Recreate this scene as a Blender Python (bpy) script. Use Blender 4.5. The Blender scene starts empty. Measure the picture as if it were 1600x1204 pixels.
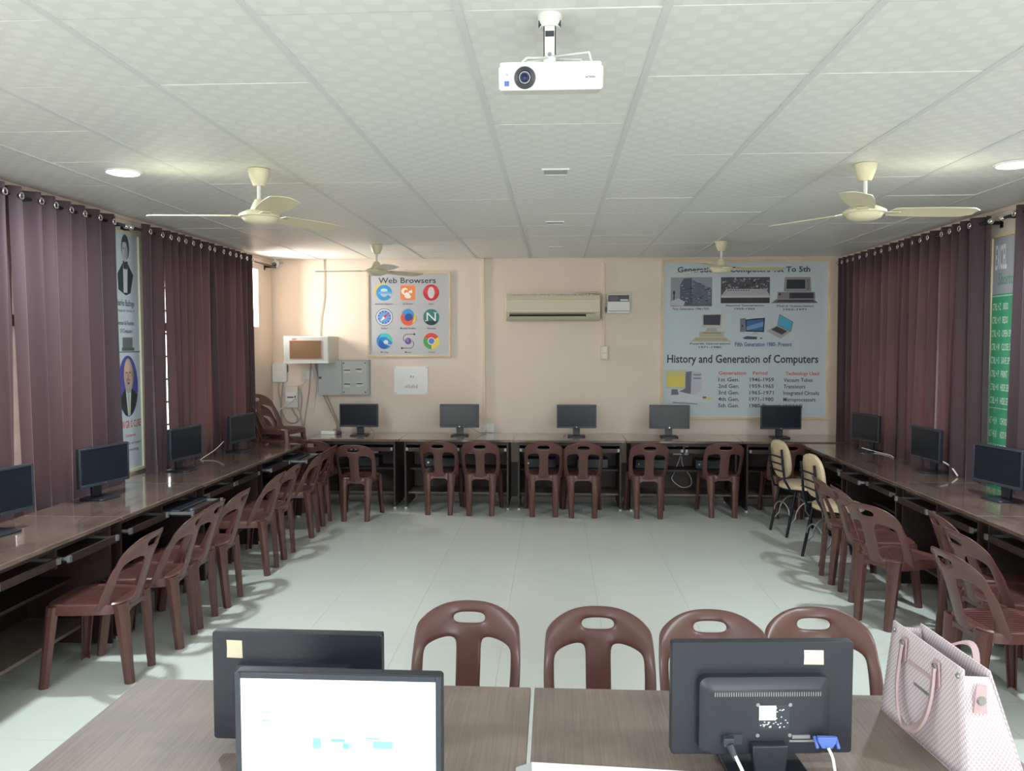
import bpy, bmesh, math, random
from mathutils import Vector, Matrix
random.seed(7)
SC = bpy.context.scene
COL = SC.collection
PI = math.pi

# ------------------------------------------------------------------ camera
CAM_H = 1.76
F_PX = 1240.0
pitch = math.atan(65 / F_PX)
yaw = math.atan(66 / F_PX * math.cos(pitch))
cd = bpy.data.cameras.new('camera')
cam = bpy.data.objects.new('camera', cd)
COL.objects.link(cam)
cam.location = (0, 0, CAM_H)
cam.rotation_euler = (PI / 2 - pitch, 0, yaw)
cd.sensor_fit = 'HORIZONTAL'
cd.sensor_width = 36.0
cd.lens = 36.0 * F_PX / 1600.0
cd.clip_start = 0.05
cd.clip_end = 200
SC.camera = cam

# ------------------------------------------------------------------ view, world, lights
SC.view_settings.view_transform = 'Standard'
SC.view_settings.look = 'None'
SC.view_settings.gamma = 1.0
SC.view_settings.use_curve_mapping = False
SC.view_settings.exposure = 0.0
SC.cycles.use_denoising = True
SC.cycles.max_bounces = 8
SC.cycles.diffuse_bounces = 5
SC.cycles.glossy_bounces = 3
SC.cycles.transparent_max_bounces = 8
SC.cycles.sample_clamp_indirect = 6

W = bpy.data.worlds.new('world')
SC.world = W
W.use_nodes = True
wb = W.node_tree.nodes['Background']
wb.inputs[0].default_value = (0.93, 0.97, 1.0, 1)
wb.inputs[1].default_value = 4.0


def area(name, loc, rot, sx, sy, power, color, spread=180):
    d = bpy.data.lights.new(name, 'AREA')
    d.shape = 'RECTANGLE'
    d.size = sx
    d.size_y = sy
    d.energy = power
    d.color = color
    d.spread = math.radians(spread)
    o = bpy.data.objects.new(name, d)
    COL.objects.link(o)
    o.location = loc
    o.rotation_euler = rot
    return o


# fill lamps added behind the camera, tilted up to brighten room and ceiling
area('rear_fill', (-1.7, -2.35, 1.65), (PI / 2 + 0.2, 0, 0), 1.8, 1.5, 80, (0.90, 0.97, 1.0))
area('rear_fill', (1.6, -2.35, 1.65), (PI / 2 + 0.2, 0, 0), 1.8, 1.5, 80, (0.90, 0.97, 1.0))
# bare window beyond the curtains on the left
area('side_window_daylight', (-3.62, 8.52, 2.32), (0, -PI / 2, 0), 0.8, 0.6, 170, (1.0, 0.93, 0.84))

# ------------------------------------------------------------------ helpers


def s2l(c):
    return c / 12.92 if c <= 0.04045 else ((c + 0.055) / 1.055) ** 2.4


def rgb(r, g, b):
    return (s2l(r / 255), s2l(g / 255), s2l(b / 255), 1)


def newmat(name):
    m = bpy.data.materials.new(name)
    m.use_nodes = True
    nt = m.node_tree
    return m, nt, nt.nodes['Principled BSDF']


def mat(name, col, rough=0.5, metal=0.0, noise=0.0, nscale=20, bump=0.0, bscale=200, coat=0.0, spec=None, emit=0.0):
    m, nt, b = newmat(name)
    b.inputs['Base Color'].default_value = col
    b.inputs['Roughness'].default_value = rough
    b.inputs['Metallic'].default_value = metal
    if coat:
        b.inputs['Coat Weight'].default_value = coat
        b.inputs['Coat Roughness'].default_value = 0.08
    if spec is not None:
        b.inputs['Specular IOR Level'].default_value = spec
    if emit:
        b.inputs['Emission Color'].default_value = col
        b.inputs['Emission Strength'].default_value = emit
    if noise or bump:
        tc = nt.nodes.new('ShaderNodeTexCoord')
    if noise:
        n = nt.nodes.new('ShaderNodeTexNoise')
        n.inputs['Scale'].default_value = nscale
        n.inputs['Detail'].default_value = 4
        nt.links.new(tc.outputs['Object'], n.inputs['Vector'])
        mx = nt.nodes.new('ShaderNodeMix')
        mx.data_type = 'RGBA'
        mx.inputs['A'].default_value = tuple(c * (1 - noise) for c in col[:3]) + (1,)
        mx.inputs['B'].default_value = tuple(min(1, c * (1 + noise)) for c in col[:3]) + (1,)
        nt.links.new(n.outputs['Fac'], mx.inputs['Factor'])
        nt.links.new(mx.outputs['Result'], b.inputs['Base Color'])
    if bump:
        n2 = nt.nodes.new('ShaderNodeTexNoise')
        n2.inputs['Scale'].default_value = bscale
        nt.links.new(tc.outputs['Object'], n2.inputs['Vector'])
        bp = nt.nodes.new('ShaderNodeBump')
        bp.inputs['Strength'].default_value = bump
        bp.inputs['Distance'].default_value = 0.002
        nt.links.new(n2.outputs['Fac'], bp.inputs['Height'])
        nt.links.new(bp.outputs['Normal'], b.inputs['Normal'])
    return m


def wood(name, dark, light, rough, scale=(1, 1, 1), coat=0.0, bump=0.1):
    """wood-print laminate: stretched noise along one axis"""
    m, nt, b = newmat(name)
    tc = nt.nodes.new('ShaderNodeTexCoord')
    mp = nt.nodes.new('ShaderNodeMapping')
    mp.inputs['Scale'].default_value = scale
    nt.links.new(tc.outputs['Object'], mp.inputs['Vector'])
    n = nt.nodes.new('ShaderNodeTexNoise')
    n.inputs['Scale'].default_value = 1.0
    n.inputs['Detail'].default_value = 8
    n.inputs['Roughness'].default_value = 0.7
    nt.links.new(mp.outputs[0], n.inputs['Vector'])
    n2 = nt.nodes.new('ShaderNodeTexNoise')
    n2.inputs['Scale'].default_value = 3.0
    n2.inputs['Detail'].default_value = 3
    nt.links.new(tc.outputs['Object'], n2.inputs['Vector'])
    ad = nt.nodes.new('ShaderNodeMath')
    ad.operation = 'ADD'
    nt.links.new(n.outputs['Fac'], ad.inputs[0])
    nt.links.new(n2.outputs['Fac'], ad.inputs[1])
    cr = nt.nodes.new('ShaderNodeValToRGB')
    cr.color_ramp.elements[0].position = 0.75
    cr.color_ramp.elements[0].color = dark
    cr.color_ramp.elements[1].position = 1.25
    cr.color_ramp.elements[1].color = light
    sc = nt.nodes.new('ShaderNodeMapRange')
    sc.inputs['From Min'].default_value = 0.75
    sc.inputs['From Max'].default_value = 1.25
    nt.links.new(ad.outputs[0], sc.inputs['Value'])
    cr.color_ramp.elements[0].position = 0.0
    cr.color_ramp.elements[1].position = 1.0
    nt.links.new(sc.outputs[0], cr.inputs[0])
    nt.links.new(cr.outputs[0], b.inputs['Base Color'])
    b.inputs['Roughness'].default_value = rough
    if coat:
        b.inputs['Coat Weight'].default_value = coat
        b.inputs['Coat Roughness'].default_value = 0.06
    if bump:
        bp = nt.nodes.new('ShaderNodeBump')
        bp.inputs['Strength'].default_value = bump
        bp.inputs['Distance'].default_value = 0.001
        nt.links.new(n.outputs['Fac'], bp.inputs['Height'])
        nt.links.new(bp.outputs['Normal'], b.inputs['Normal'])
    return m


class MB:
    def __init__(s):
        s.v = []
        s.f = []
        s.m = []
        s.cur = 0

    def add(s, vs, fs):
        o = len(s.v)
        s.v += [tuple(v) for v in vs]
        for f in fs:
            s.f.append(tuple(i + o for i in f))
            s.m.append(s.cur)
        return s

    def box(s, x0, x1, y0, y1, z0, z1, M=None):
        vs = [Vector((x, y, z)) for x in (x0, x1) for y in (y0, y1) for z in (z0, z1)]
        if M:
            vs = [M @ v for v in vs]
        return s.add(vs, [(0, 1, 3, 2), (4, 6, 7, 5), (0, 4, 5, 1), (2, 3, 7, 6), (0, 2, 6, 4), (1, 5, 7, 3)])

    def cbox(s, c, sz, M=None):
        x, y, z = c
        a, b, d = sz[0] / 2, sz[1] / 2, sz[2] / 2
        return s.box(x - a, x + a, y - b, y + b, z - d, z + d, M)

    def loft(s, rings, cap=True, closed=True):
        n = len(rings[0])
        vs = [p for r in rings for p in r]
        fs = []
        for k in range(len(rings) - 1):
            for i in range(n if closed else n - 1):
                j = (i + 1) % n
                fs.append((k * n + i, k * n + j, (k + 1) * n + j, (k + 1) * n + i))
        if cap:
            fs.append(tuple(reversed(range(n))))
            fs.append(tuple((len(rings) - 1) * n + i for i in range(n)))
        return s.add(vs, fs)

    def tube(s, pts, r, n=8):
        pts = [Vector(p) for p in pts]
        rings = []
        up = None
        for i, p in enumerate(pts):
            if i == 0:
                t = pts[1] - p
            elif i == len(pts) - 1:
                t = p - pts[i - 1]
            else:
                t = (pts[i + 1] - p).normalized() + (p - pts[i - 1]).normalized()
            t.normalize()
            if up is None:
                a = Vector((0, 0, 1)) if abs(t.z) < 0.9 else Vector((1, 0, 0))
            else:
                a = up
            u = (a - t * a.dot(t)).normalized()
            up = u
            w = t.cross(u)
            rr = r[i] if isinstance(r, (list, tuple)) else r
            rings.append([p + (u * math.cos(2 * PI * k / n) + w * math.sin(2 * PI * k / n)) * rr for k in range(n)])
        return s.loft(rings)

    def lathe(s, prof, n=24, c=(0, 0, 0), M=None):
        rings = []
        for r, z in prof:
            rg = [Vector((c[0] + r * math.cos(2 * PI * k / n), c[1] + r * math.sin(2 * PI * k / n), c[2] + z)) for k in range(n)]
            if M:
                rg = [M @ v for v in rg]
            rings.append(rg)
        return s.loft(rings)

    def prism(s, poly, z0, z1, M=None):
        a = [Vector((p[0], p[1], z0)) for p in poly]
        b = [Vector((p[0], p[1], z1)) for p in poly]
        if M:
            a = [M @ v for v in a]
            b = [M @ v for v in b]
        return s.loft([a, b])

    def mesh(s, name, mats, smooth=False):
        me = bpy.data.meshes.new(name)
        me.from_pydata(s.v, [], s.f)
        for m in (mats if isinstance(mats, (list, tuple)) else [mats]):
            me.materials.append(m)
        if any(s.m):
            me.polygons.foreach_set('material_index', s.m)
        bm = bmesh.new()
        bm.from_mesh(me)
        bmesh.ops.recalc_face_normals(bm, faces=bm.faces)
        bm.to_mesh(me)
        bm.free()
        if smooth:
            if smooth is True:
                me.shade_smooth()
            else:
                me.shade_smooth()
                me.set_sharp_from_angle(angle=math.radians(smooth))
        me.update()
        return me


def link(name, me, parent=None, loc=None, rot=None):
    o = bpy.data.objects.new(name, me)
    COL.objects.link(o)
    if parent:
        o.parent = parent
    if loc:
        o.location = loc
    if rot:
        o.rotation_euler = rot
    return o


def part(name, mb, m, parent=None, smooth=False, bevel=0, seg=2, loc=None, rot=None):
    o = link(name, mb.mesh(name, m, smooth), parent, loc, rot)
    if bevel:
        md = o.modifiers.new('bevel', 'BEVEL')
        md.width = bevel
        md.segments = seg
        md.limit_method = 'ANGLE'
        md.angle_limit = math.radians(40)
        o.data.shade_smooth()
        o.data.set_sharp_from_angle(angle=math.radians(50))
    return o


def bake(o):
    dg = bpy.context.evaluated_depsgraph_get()
    dg.update()
    me = bpy.data.meshes.new_from_object(o.evaluated_get(dg))
    me.name = o.data.name
    o.modifiers.clear()
    o.data = me
    return o


def tag(o, label, cat, group=None, kind=None):
    if label:
        o['label'] = label
    if cat:
        o['category'] = cat
    if group:
        o['group'] = group
    if kind:
        o['kind'] = kind
    return o


def thing(name, label, cat, loc=(0, 0, 0), rz=0, group=None):
    o = bpy.data.objects.new(name, None)
    o.empty_display_size = 0.1
    COL.objects.link(o)
    o.location = loc
    o.rotation_euler = (0, 0, rz)
    return tag(o, label, cat, group)


def dup(root, loc, rz, label=None, group=None):
    r = root.copy()
    COL.objects.link(r)
    r.location = loc
    r.rotation_euler = (0, 0, rz)
    if label:
        r['label'] = label
    if group:
        r['group'] = group
    for ch in list(root.children):
        c = ch.copy()
        COL.objects.link(c)
        c.parent = r
        for g in list(ch.children):
            d = g.copy()
            COL.objects.link(d)
            d.parent = c
    return r


def structure(o):
    o['kind'] = 'structure'
    return o


# ------------------------------------------------------------------ materials
M_wall = mat('wall_paint', rgb(226, 211, 197), 0.75, noise=0.03, nscale=3, bump=0.08, bscale=60)
M_lowband = mat('grey_low_band', rgb(120, 122, 124), 0.5)
M_brown = mat('brown_plastic', rgb(94, 61, 56), 0.30, noise=0.10, nscale=9, bump=0.05, bscale=300)
M_black = mat('black_plastic', rgb(34, 38, 48), 0.38)
M_blackgloss = mat('screen_glass', rgb(30, 36, 44), 0.22)
M_darkgrey = mat('dark_grey_plastic', rgb(50, 56, 66), 0.4)
M_silver = mat('polished_steel', rgb(215, 215, 215), 0.22, 1.0)
M_steelgrey = mat('grey_metal', rgb(150, 152, 155), 0.4, 0.6)
M_desk = wood('dark_laminate', rgb(44, 33, 33), rgb(66, 48, 44), 0.5, (3, 60, 60), bump=0.05)
M_desktop = wood('desktop_laminate', rgb(90, 72, 63), rgb(132, 111, 98), 0.2, (2.5, 60, 20), coat=1.0, bump=0.02)
M_table = wood('table_laminate', rgb(98, 87, 81), rgb(132, 118, 108), 0.5, (160, 3, 20), bump=0.25)
M_lightwood = wood('pine_frame', rgb(206, 178, 142), rgb(232, 208, 172), 0.5, (8, 8, 60), bump=0.02)
M_white = mat('white_plastic', rgb(222, 223, 219), 0.4)
M_offwhite = mat('aged_white_plastic', rgb(214, 208, 196), 0.5)
M_cream = mat('cream_enamel', rgb(222, 216, 184), 0.35)
M_greymetal = mat('grey_enamel', rgb(168, 174, 174), 0.45)
M_blackmetal = mat('black_tube', rgb(30, 34, 44), 0.28, 0.3)
M_beige = mat('beige_vinyl', rgb(200, 180, 148), 0.5, noise=0.05, nscale=30)
M_cable = mat('grey_cable', rgb(176, 166, 152), 0.6)
M_whitecable = mat('white_cable', rgb(225, 225, 220), 0.5)
M_blue = mat('blue_plug', rgb(86, 116, 200), 0.4)
M_paper = mat('paper', rgb(236, 238, 236), 0.8)
M_bluegrey = mat('board_print_grey', rgb(188, 190, 196), 0.6)
M_paleblue = mat('board_print_pale', rgb(196, 208, 213), 0.6)
M_ring = mat('eyelet_chrome', rgb(235, 232, 228), 0.12, 1.0)

# ceiling tile with a low staggered embossed pattern
M_tile, nt, b = newmat('ceiling_tile_vinyl')
tc = nt.nodes.new('ShaderNodeTexCoord')
geo = nt.nodes.new('ShaderNodeNewGeometry')
sep = nt.nodes.new('ShaderNodeSeparateXYZ')
nt.links.new(geo.outputs['Position'], sep.inputs[0])


def mnode(nt, op, a, bb=None):
    n = nt.nodes.new('ShaderNodeMath')
    n.operation = op
    for i, q in enumerate((a, bb)):
        if q is None:
            continue
        if isinstance(q, (int, float)):
            n.inputs[i].default_value = q
        else:
            nt.links.new(q, n.inputs[i])
    return n.outputs[0]


sx = mnode(nt, 'SINE', mnode(nt, 'MULTIPLY', sep.outputs['X'], PI / 0.061))
sy = mnode(nt, 'SINE', mnode(nt, 'MULTIPLY', sep.outputs['Y'], PI / 0.061))
pr = mnode(nt, 'MULTIPLY', sx, sy)
mr = nt.nodes.new('ShaderNodeMapRange')
mr.interpolation_type = 'SMOOTHSTEP'
mr.inputs['From Min'].default_value = -0.05
mr.inputs['From Max'].default_value = 0.30
nt.links.new(pr, mr.inputs['Value'])
mx = nt.nodes.new('ShaderNodeMix')
mx.data_type = 'RGBA'
mx.inputs['A'].default_value = rgb(226, 227, 223)
mx.inputs['B'].default_value = rgb(232, 233, 229)
nt.links.new(mr.outputs[0], mx.inputs['Factor'])
nt.links.new(mx.outputs['Result'], b.inputs['Base Color'])
b.inputs['Roughness'].default_value = 0.45
bp = nt.nodes.new('ShaderNodeBump')
bp.inputs['Strength'].default_value = 0.10
bp.inputs['Distance'].default_value = 0.001
nt.links.new(mr.outputs[0], bp.inputs['Height'])
nt.links.new(bp.outputs['Normal'], b.inputs['Normal'])
M_gridbar = mat('ceiling_grid_metal', rgb(216, 218, 216), 0.45)
M_crossbar = mat('ceiling_cross_bar', rgb(150, 150, 144), 0.7)
M_above = mat('ceiling_void', rgb(120, 118, 112), 0.9)

# vitrified floor tile
M_floor = mat('vitrified_tile', rgb(214, 220, 214), 0.20, noise=0.03, nscale=4, coat=0.0, spec=0.45)
M_grout = mat('grout', rgb(180, 184, 180), 0.8)

# curtain: matt woven cloth that lets some light through
def curtain_mat(name, col, trans, tw):
    m, nt, b = newmat(name)
    b.inputs['Base Color'].default_value = col
    b.inputs['Roughness'].default_value = 0.75
    b.inputs['Sheen Weight'].default_value = 0.3
    b.inputs['Sheen Roughness'].default_value = 0.5
    tr = nt.nodes.new('ShaderNodeBsdfTranslucent')
    tr.inputs['Color'].default_value = trans
    ms = nt.nodes.new('ShaderNodeMixShader')
    ms.inputs[0].default_value = tw
    nt.links.new(b.outputs[0], ms.inputs[1])
    nt.links.new(tr.outputs[0], ms.inputs[2])
    nt.links.new(ms.outputs[0], nt.nodes['Material Output'].inputs['Surface'])
    tcx = nt.nodes.new('ShaderNodeTexCoord')
    wv = nt.nodes.new('ShaderNodeTexNoise')
    wv.inputs['Scale'].default_value = 500
    nt.links.new(tcx.outputs['Object'], wv.inputs['Vector'])
    bpx = nt.nodes.new('ShaderNodeBump')
    bpx.inputs['Strength'].default_value = 0.15
    bpx.inputs['Distance'].default_value = 0.001
    nt.links.new(wv.outputs['Fac'], bpx.inputs['Height'])
    nt.links.new(bpx.outputs['Normal'], b.inputs['Normal'])
    return m


M_curtain = curtain_mat('curtain_cloth', rgb(62, 44, 51), rgb(128, 84, 80), 0.17)

# glass pane
M_glass, nt, b = newmat('window_glass')
tb = nt.nodes.new('ShaderNodeBsdfTransparent')
gb = nt.nodes.new('ShaderNodeBsdfGlossy')
gb.inputs['Roughness'].default_value = 0.03
ms = nt.nodes.new('ShaderNodeMixShader')
ms.inputs[0].default_value = 0.06
nt.links.new(tb.outputs[0], ms.inputs[1])
nt.links.new(gb.outputs[0], ms.inputs[2])
nt.links.new(ms.outputs[0], nt.nodes['Material Output'].inputs['Surface'])

# handbag: pale pink and white woven check
M_bag, nt, b = newmat('houndstooth_cloth')
tc = nt.nodes.new('ShaderNodeTexCoord')
ck = nt.nodes.new('ShaderNodeTexChecker')
ck.inputs['Scale'].default_value = 150
ck.inputs['Color1'].default_value = rgb(216, 207, 211)
ck.inputs['Color2'].default_value = rgb(186, 170, 180)
nt.links.new(tc.outputs['UV'], ck.inputs['Vector'])
nt.links.new(ck.outputs['Color'], b.inputs['Base Color'])
b.inputs['Roughness'].default_value = 0.7
M_pink = mat('pink_leather', rgb(188, 162, 166), 0.5)

# ------------------------------------------------------------------ room shell
XL, XR, YB, YR, HC = -3.28, 3.22, 9.10, -2.5, 2.735
TH = 0.22

# floor
fl = structure(part('floor', MB().box(XL - TH, XR + TH, YR - TH, YB + TH, -0.12, -0.004), M_grout))
ft = MB().box(0.0006, 0.5994, 0.0006, 0.5994, -0.008, 0.0).mesh('floor_tile', M_floor)
for i in range(-6, 6):
    for j in range(0, 16):
        x0 = 0.3 + 0.6 * i
        y0 = 5.13 - 0.6 * 6 + 0.6 * j - 0.6
        if x0 + 0.6 > XR + 0.4 or x0 < XL - 0.5:
            continue
        if y0 > YB:
            continue
        link('floor_tile', ft, fl, (x0, y0, 0))
part('floor_surface', MB().box(XL, XR, YR, 5.13 - 0.6 * 7, -0.006, 0), M_floor, fl)

# ceiling
ce = structure(part('ceiling', MB().box(XL - TH, XR + TH, YR - TH, YB + TH, HC + 0.02, HC + 0.12), M_above))
GX = [0.325 + 0.61 * k for k in range(-6, 6)]
GY0 = 2.372 - 0.61 * 4
ct = MB().box(0.012, 0.598, 0.003, 0.607, 0.0, 0.012).mesh('ceiling_tile', M_tile)
ncol = 0
for x in GX:
    for j in range(15):
        y = GY0 + 0.61 * j
        if y > YB - 0.1:
            continue
        o = link('ceiling_tile', ct, ce, (x, y, HC + 0.001))
        o.rotation_euler = (random.uniform(-0.0035, 0.0035), random.uniform(-0.003, 0.003), 0)
        if x < XL or x + 0.61 > XR:
            o.scale.x = 1.0
part('ceiling_surface', MB().box(XL, XR, YR, GY0, HC, HC + 0.012), M_tile, ce)
for x in GX[1:]:
    part('grid_bar', MB().box(x - 0.013, x + 0.013, GY0, YB, HC - 0.003, HC + 0.02), M_gridbar, ce)
for j in range(1, 15):
    y = GY0 + 0.61 * j
    part('grid_bar', MB().box(XL, XR, y - 0.0035, y + 0.0035, HC + 0.005, HC + 0.02), M_crossbar, ce)


def wall_boxes(mb, axis, c0, c1, a0, a1, z0, z1, holes):
    """solid wall from a0..a1 along the wall with rectangular openings (a, b, zlo, zhi)"""
    cuts = sorted({a0, a1} | {h[0] for h in holes} | {h[1] for h in holes})
    for p, q in zip(cuts[:-1], cuts[1:]):
        spans = [(z0, z1)]
        for h in holes:
            if h[0] <= p + 1e-6 and h[1] >= q - 1e-6:
                ns = []
                for (u, v) in spans:
                    if h[2] > u:
                        ns.append((u, min(v, h[2])))
                    if h[3] < v:
                        ns.append((max(u, h[3]), v))
                spans = ns
        for (u, v) in spans:
            if axis == 'x':
                mb.box(c0, c1, p, q, u, v)
            else:
                mb.box(p, q, c0, c1, u, v)
    return mb


LW = [(3.15, 5.35, 0.85, 2.45), (6.25, 8.10, 0.85, 2.45), (8.40, 8.68, 1.95, 2.58)]
RW = [(3.2, 5.35, 0.85, 2.45), (6.25, 8.55, 0.85, 2.45)]
BW = [(-2.6, -0.8, 0.9, 2.4), (0.7, 2.5, 0.9, 2.4)]
structure(part('wall_left', wall_boxes(MB(), 'x', XL - TH, XL, YR, YB, 0, HC + 0.02, LW), M_wall))
structure(part('wall_right', wall_boxes(MB(), 'x', XR, XR + TH, YR, YB, 0, HC + 0.02, RW), M_wall))
wbk = structure(part('wall_back', MB().box(XL - TH, XR + TH, YB, YB + TH, 0, HC + 0.02), M_wall))
structure(part('wall_rear', wall_boxes(MB(), 'y', YR - TH, YR, XL - TH, XR + TH, 0, HC + 0.02, BW), M_wall))
structure(part('low_band_back', MB().box(XL + 0.005, XR - 0.005, YB - 0.012, YB, 0.001, 0.40), M_lowband))  # grey band along the foot of the back wall
M_cove = mat('cove_plaster', rgb(226, 212, 196), 0.7)
structure(part('trim_1', MB().box(XL, XL + 0.012, 2.0, YB - 0.001, HC - 0.03, HC - 0.004), M_cove))
structure(part('trim_2', MB().box(XR - 0.012, XR, 2.0, YB - 0.001, HC - 0.03, HC - 0.004), M_cove))

M_frame = mat('window_frame_paint', rgb(120, 96, 84), 0.5)


def window(n, axis, c, h, inward, bars=True, w=0.045, dep=0.0):
    a0, a1, z0, z1 = h

    def bx(mb, u0, u1, v0, v1, d0=0.05, d1=0.10):
        lo, hi = (c - inward * (d1 + dep), c - inward * (d0 + dep))
        if lo > hi:
            lo, hi = hi, lo
        if axis == 'x':
            mb.box(lo, hi, u0, u1, v0, v1)
        else:
            mb.box(u0, u1, lo, hi, v0, v1)
    fr = MB()
    bx(fr, a0, a0 + w, z0, z1)
    bx(fr, a1 - w, a1, z0, z1)
    bx(fr, a0 + w, a1 - w, z0, z0 + w)
    bx(fr, a0 + w, a1 - w, z1 - w, z1)
    root = structure(part('window_%d' % n, fr, M_frame))
    if bars:
        k = max(2, round((a1 - a0) / 0.55))
        for i in range(1, k):
            mb = MB()
            x = a0 + (a1 - a0) * i / k
            bx(mb, x - 0.03, x + 0.03, z0 + w, z1 - w)
            part('mullion', mb, M_frame, root)
        mb = MB()
        bx(mb, a0 + w, a1 - w, z0 + 1.02, z0 + 1.09, 0.051, 0.099)
        part('transom', mb, M_frame, root)
        for i in range(1, 8):
            z = z0 + (z1 - z0) * i / 8
            mb = MB()
            bx(mb, a0 + w, a1 - w, z - 0.008, z + 0.008, 0.12, 0.135)
            part('grille_bar', mb, M_frame, root)
    gl = MB()
    bx(gl, a0 + w, a1 - w, z0 + w, z1 - w, 0.073, 0.077)
    part('pane', gl, M_glass, root)
    return root


window(1, 'x', XL, LW[0], 1)
window(2, 'x', XL, LW[1], 1)
window(3, 'x', XL, LW[2], 1, False, 0.015, 0.10)
window(4, 'x', XR, RW[0], -1)
window(5, 'x', XR, RW[1], -1)
window(6, 'y', YR, BW[0], 1)
window(7, 'y', YR, BW[1], 1)

# ------------------------------------------------------------------ plastic chair
def make_chair():
    t = thing('plastic_chair', 'x', 'chair')
    # backrest cage
    us = [-1, -0.80, -0.52, -0.24, 0, 0.24, 0.52, 0.80, 1]
    vs = [0, 0.07, 0.30, 0.55, 0.68, 0.80, 0.89, 1.0]
    P = []
    for j, v in enumerate(vs):
        s = max(0, (v - 0.5) / 0.5)
        for i, u in enumerate(us):
            uu = u
            if j in (5, 6) and abs(u) == 0.24:
                uu = math.copysign(0.31, u)
            if j == 1 and abs(u) == 0.80:
                uu = math.copysign(0.76, u)
            hw = 0.202 * (1 - 0.05 * s * s) * (0.94 + 0.06 * min(1, v / 0.35))
            x = uu * hw
            z = 0.395 + 0.385 * v - 0.064 * abs(u) ** 3.4 * s ** 1.3
            if j == 4:
                z -= 0.012 * (abs(u) > 0.7)
            y = -0.215 - 0.115 * v + 0.13 * u * u * (1 - 0.45 * v)
            if v == 1.0:
                y -= 0.006
            P.append((x, y, z))
    nu = len(us)
    F = []
    for j in range(len(vs) - 1):
        for i in range(nu - 1):
            if j in (1, 2, 3) and i in (1, 2, 5, 6):
                continue
            if j == 5 and i in (3, 4):
                continue
            a = j * nu + i
            F.append((a, a + 1, a + nu + 1, a + nu))
    mb = MB().add(P, F)
    o = part('backrest', mb, M_brown, t, smooth=True)
    md = o.modifiers.new('s', 'SOLIDIFY')
    md.thickness = 0.012
    md.offset = 0
    md = o.modifiers.new('ss', 'SUBSURF')
    md.levels = 2
    md.render_levels = 2
    bake(o)
    # seat
    rings = []
    n = 36

    def outline(sc, z, dish=0):
        r = []
        for k in range(n):
            a = 2 * PI * k / n
            cx, cy = math.cos(a), math.sin(a)
            e = 0.5
            px = math.copysign(abs(cx) ** e, cx)
            py = math.copysign(abs(cy) ** e, cy)
            hw = 0.186 + 0.014 * py
            r.append(Vector((px * hw * sc, -0.010 + py * 0.200 * sc, z)))
        return r
    rings = [outline(0.05, 0.417), outline(0.45, 0.419), outline(0.84, 0.426), outline(0.94, 0.430), outline(0.985, 0.424), outline(1.0, 0.408),
             outline(1.0, 0.376), outline(0.97, 0.376), outline(0.965, 0.408), outline(0.5, 0.410), outline(0.05, 0.410)]
    mb = MB().loft(rings)
    for k in range(-6, 7):
        x = k * 0.0245
        mb.box(x - 0.0055, x + 0.0055, -0.14, 0.13, 0.416, 0.4275)
    part('seat', mb, M_brown, t, smooth=40)
    # arched apron under the rear edge of the seat
    # legs: folded channel section
    def leg(top, bot, out, w0, w1):
        out = Vector((out[0], out[1], 0)).normalized()
        side = Vector((-out.y, out.x, 0))
        rg = []
        for f in (0, 0.12, 0.5, 1.0):
            c = Vector(top).lerp(Vector(bot), f)
            w = (w0 + (w1 - w0) * (f ** 0.8)) / 2
            d = 0.030 - 0.008 * f
            sec = [(-w, -d), (-w, 0), (-w * 0.45, 0.014), (w * 0.45, 0.014), (w, 0), (w, -d),
                   (w - 0.006, -d), (w - 0.006, -0.003), (w * 0.4, 0.008), (-w * 0.4, 0.008), (-w + 0.006, -0.003), (-w + 0.006, -d)]
            rg.append([c + side * a + out * bb for a, bb in sec])
        m2 = MB().loft(rg, cap=False)
        # end caps as quads
        nn = 12
        for base in (0, 3 * nn):
            for q in ((0, 1, 10, 11), (1, 2, 9, 10), (2, 3, 8, 9), (3, 4, 7, 8), (4, 5, 6, 7)):
                m2.f.append(tuple(base + i for i in q))
                m2.m.append(0)
        return m2
    for sgn in (-1, 1):
        part('leg', leg((sgn * 0.128, -0.205, 0.425), (sgn * 0.118, -0.232, 0.0), (sgn * 0.25, -1), 0.082, 0.050), M_brown, t, smooth=35)
        part('leg', leg((sgn * 0.176, 0.150, 0.418), (sgn * 0.198, 0.190, 0.0), (sgn * 1, 0.8), 0.070, 0.042), M_brown, t, smooth=35)
    ap = MB()
    N = 10
    top = []
    low = []
    for k in range(N + 1):
        x = -0.10 + 0.20 * k / N
        top.append((x, 0.400))
        low.append((x, 0.345 + 0.045 * math.sin(PI * k / N) ** 0.7))
    poly = top + low[::-1]
    M = Matrix(((1, 0, 0, 0), (0, 0, 1, 0), (0, 1, 0, 0), (0, 0, 0, 1)))
    for k in range(N):
        q = [top[k], top[k + 1], low[k + 1], low[k]]
        ap.prism(q, -0.212, -0.206, M)
    part('apron', ap, M_brown, t)
    return t


chair0 = make_chair()
first = [True]


def chair(x, y, rz, label, group, z=0.0):
    g = group
    if first[0]:
        first[0] = False
        chair0.location = (x, y, z)
        chair0.rotation_euler = (0, 0, rz)
        chair0['label'] = label
        chair0['group'] = g
        return chair0
    return dup(chair0, (x, y, z), rz, label, g)


def rd(d):
    return math.radians(d)


# rear feet midpoint -> centre
def chair_f(fx, fy, deg, label, group, z=0.0):
    """deg = direction the sitter would face, degrees from +X; (fx, fy) the middle of the rear feet"""
    a = rd(deg)
    return chair(fx + 0.232 * math.cos(a), fy + 0.232 * math.sin(a), a - PI / 2, label, group, z)


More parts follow.
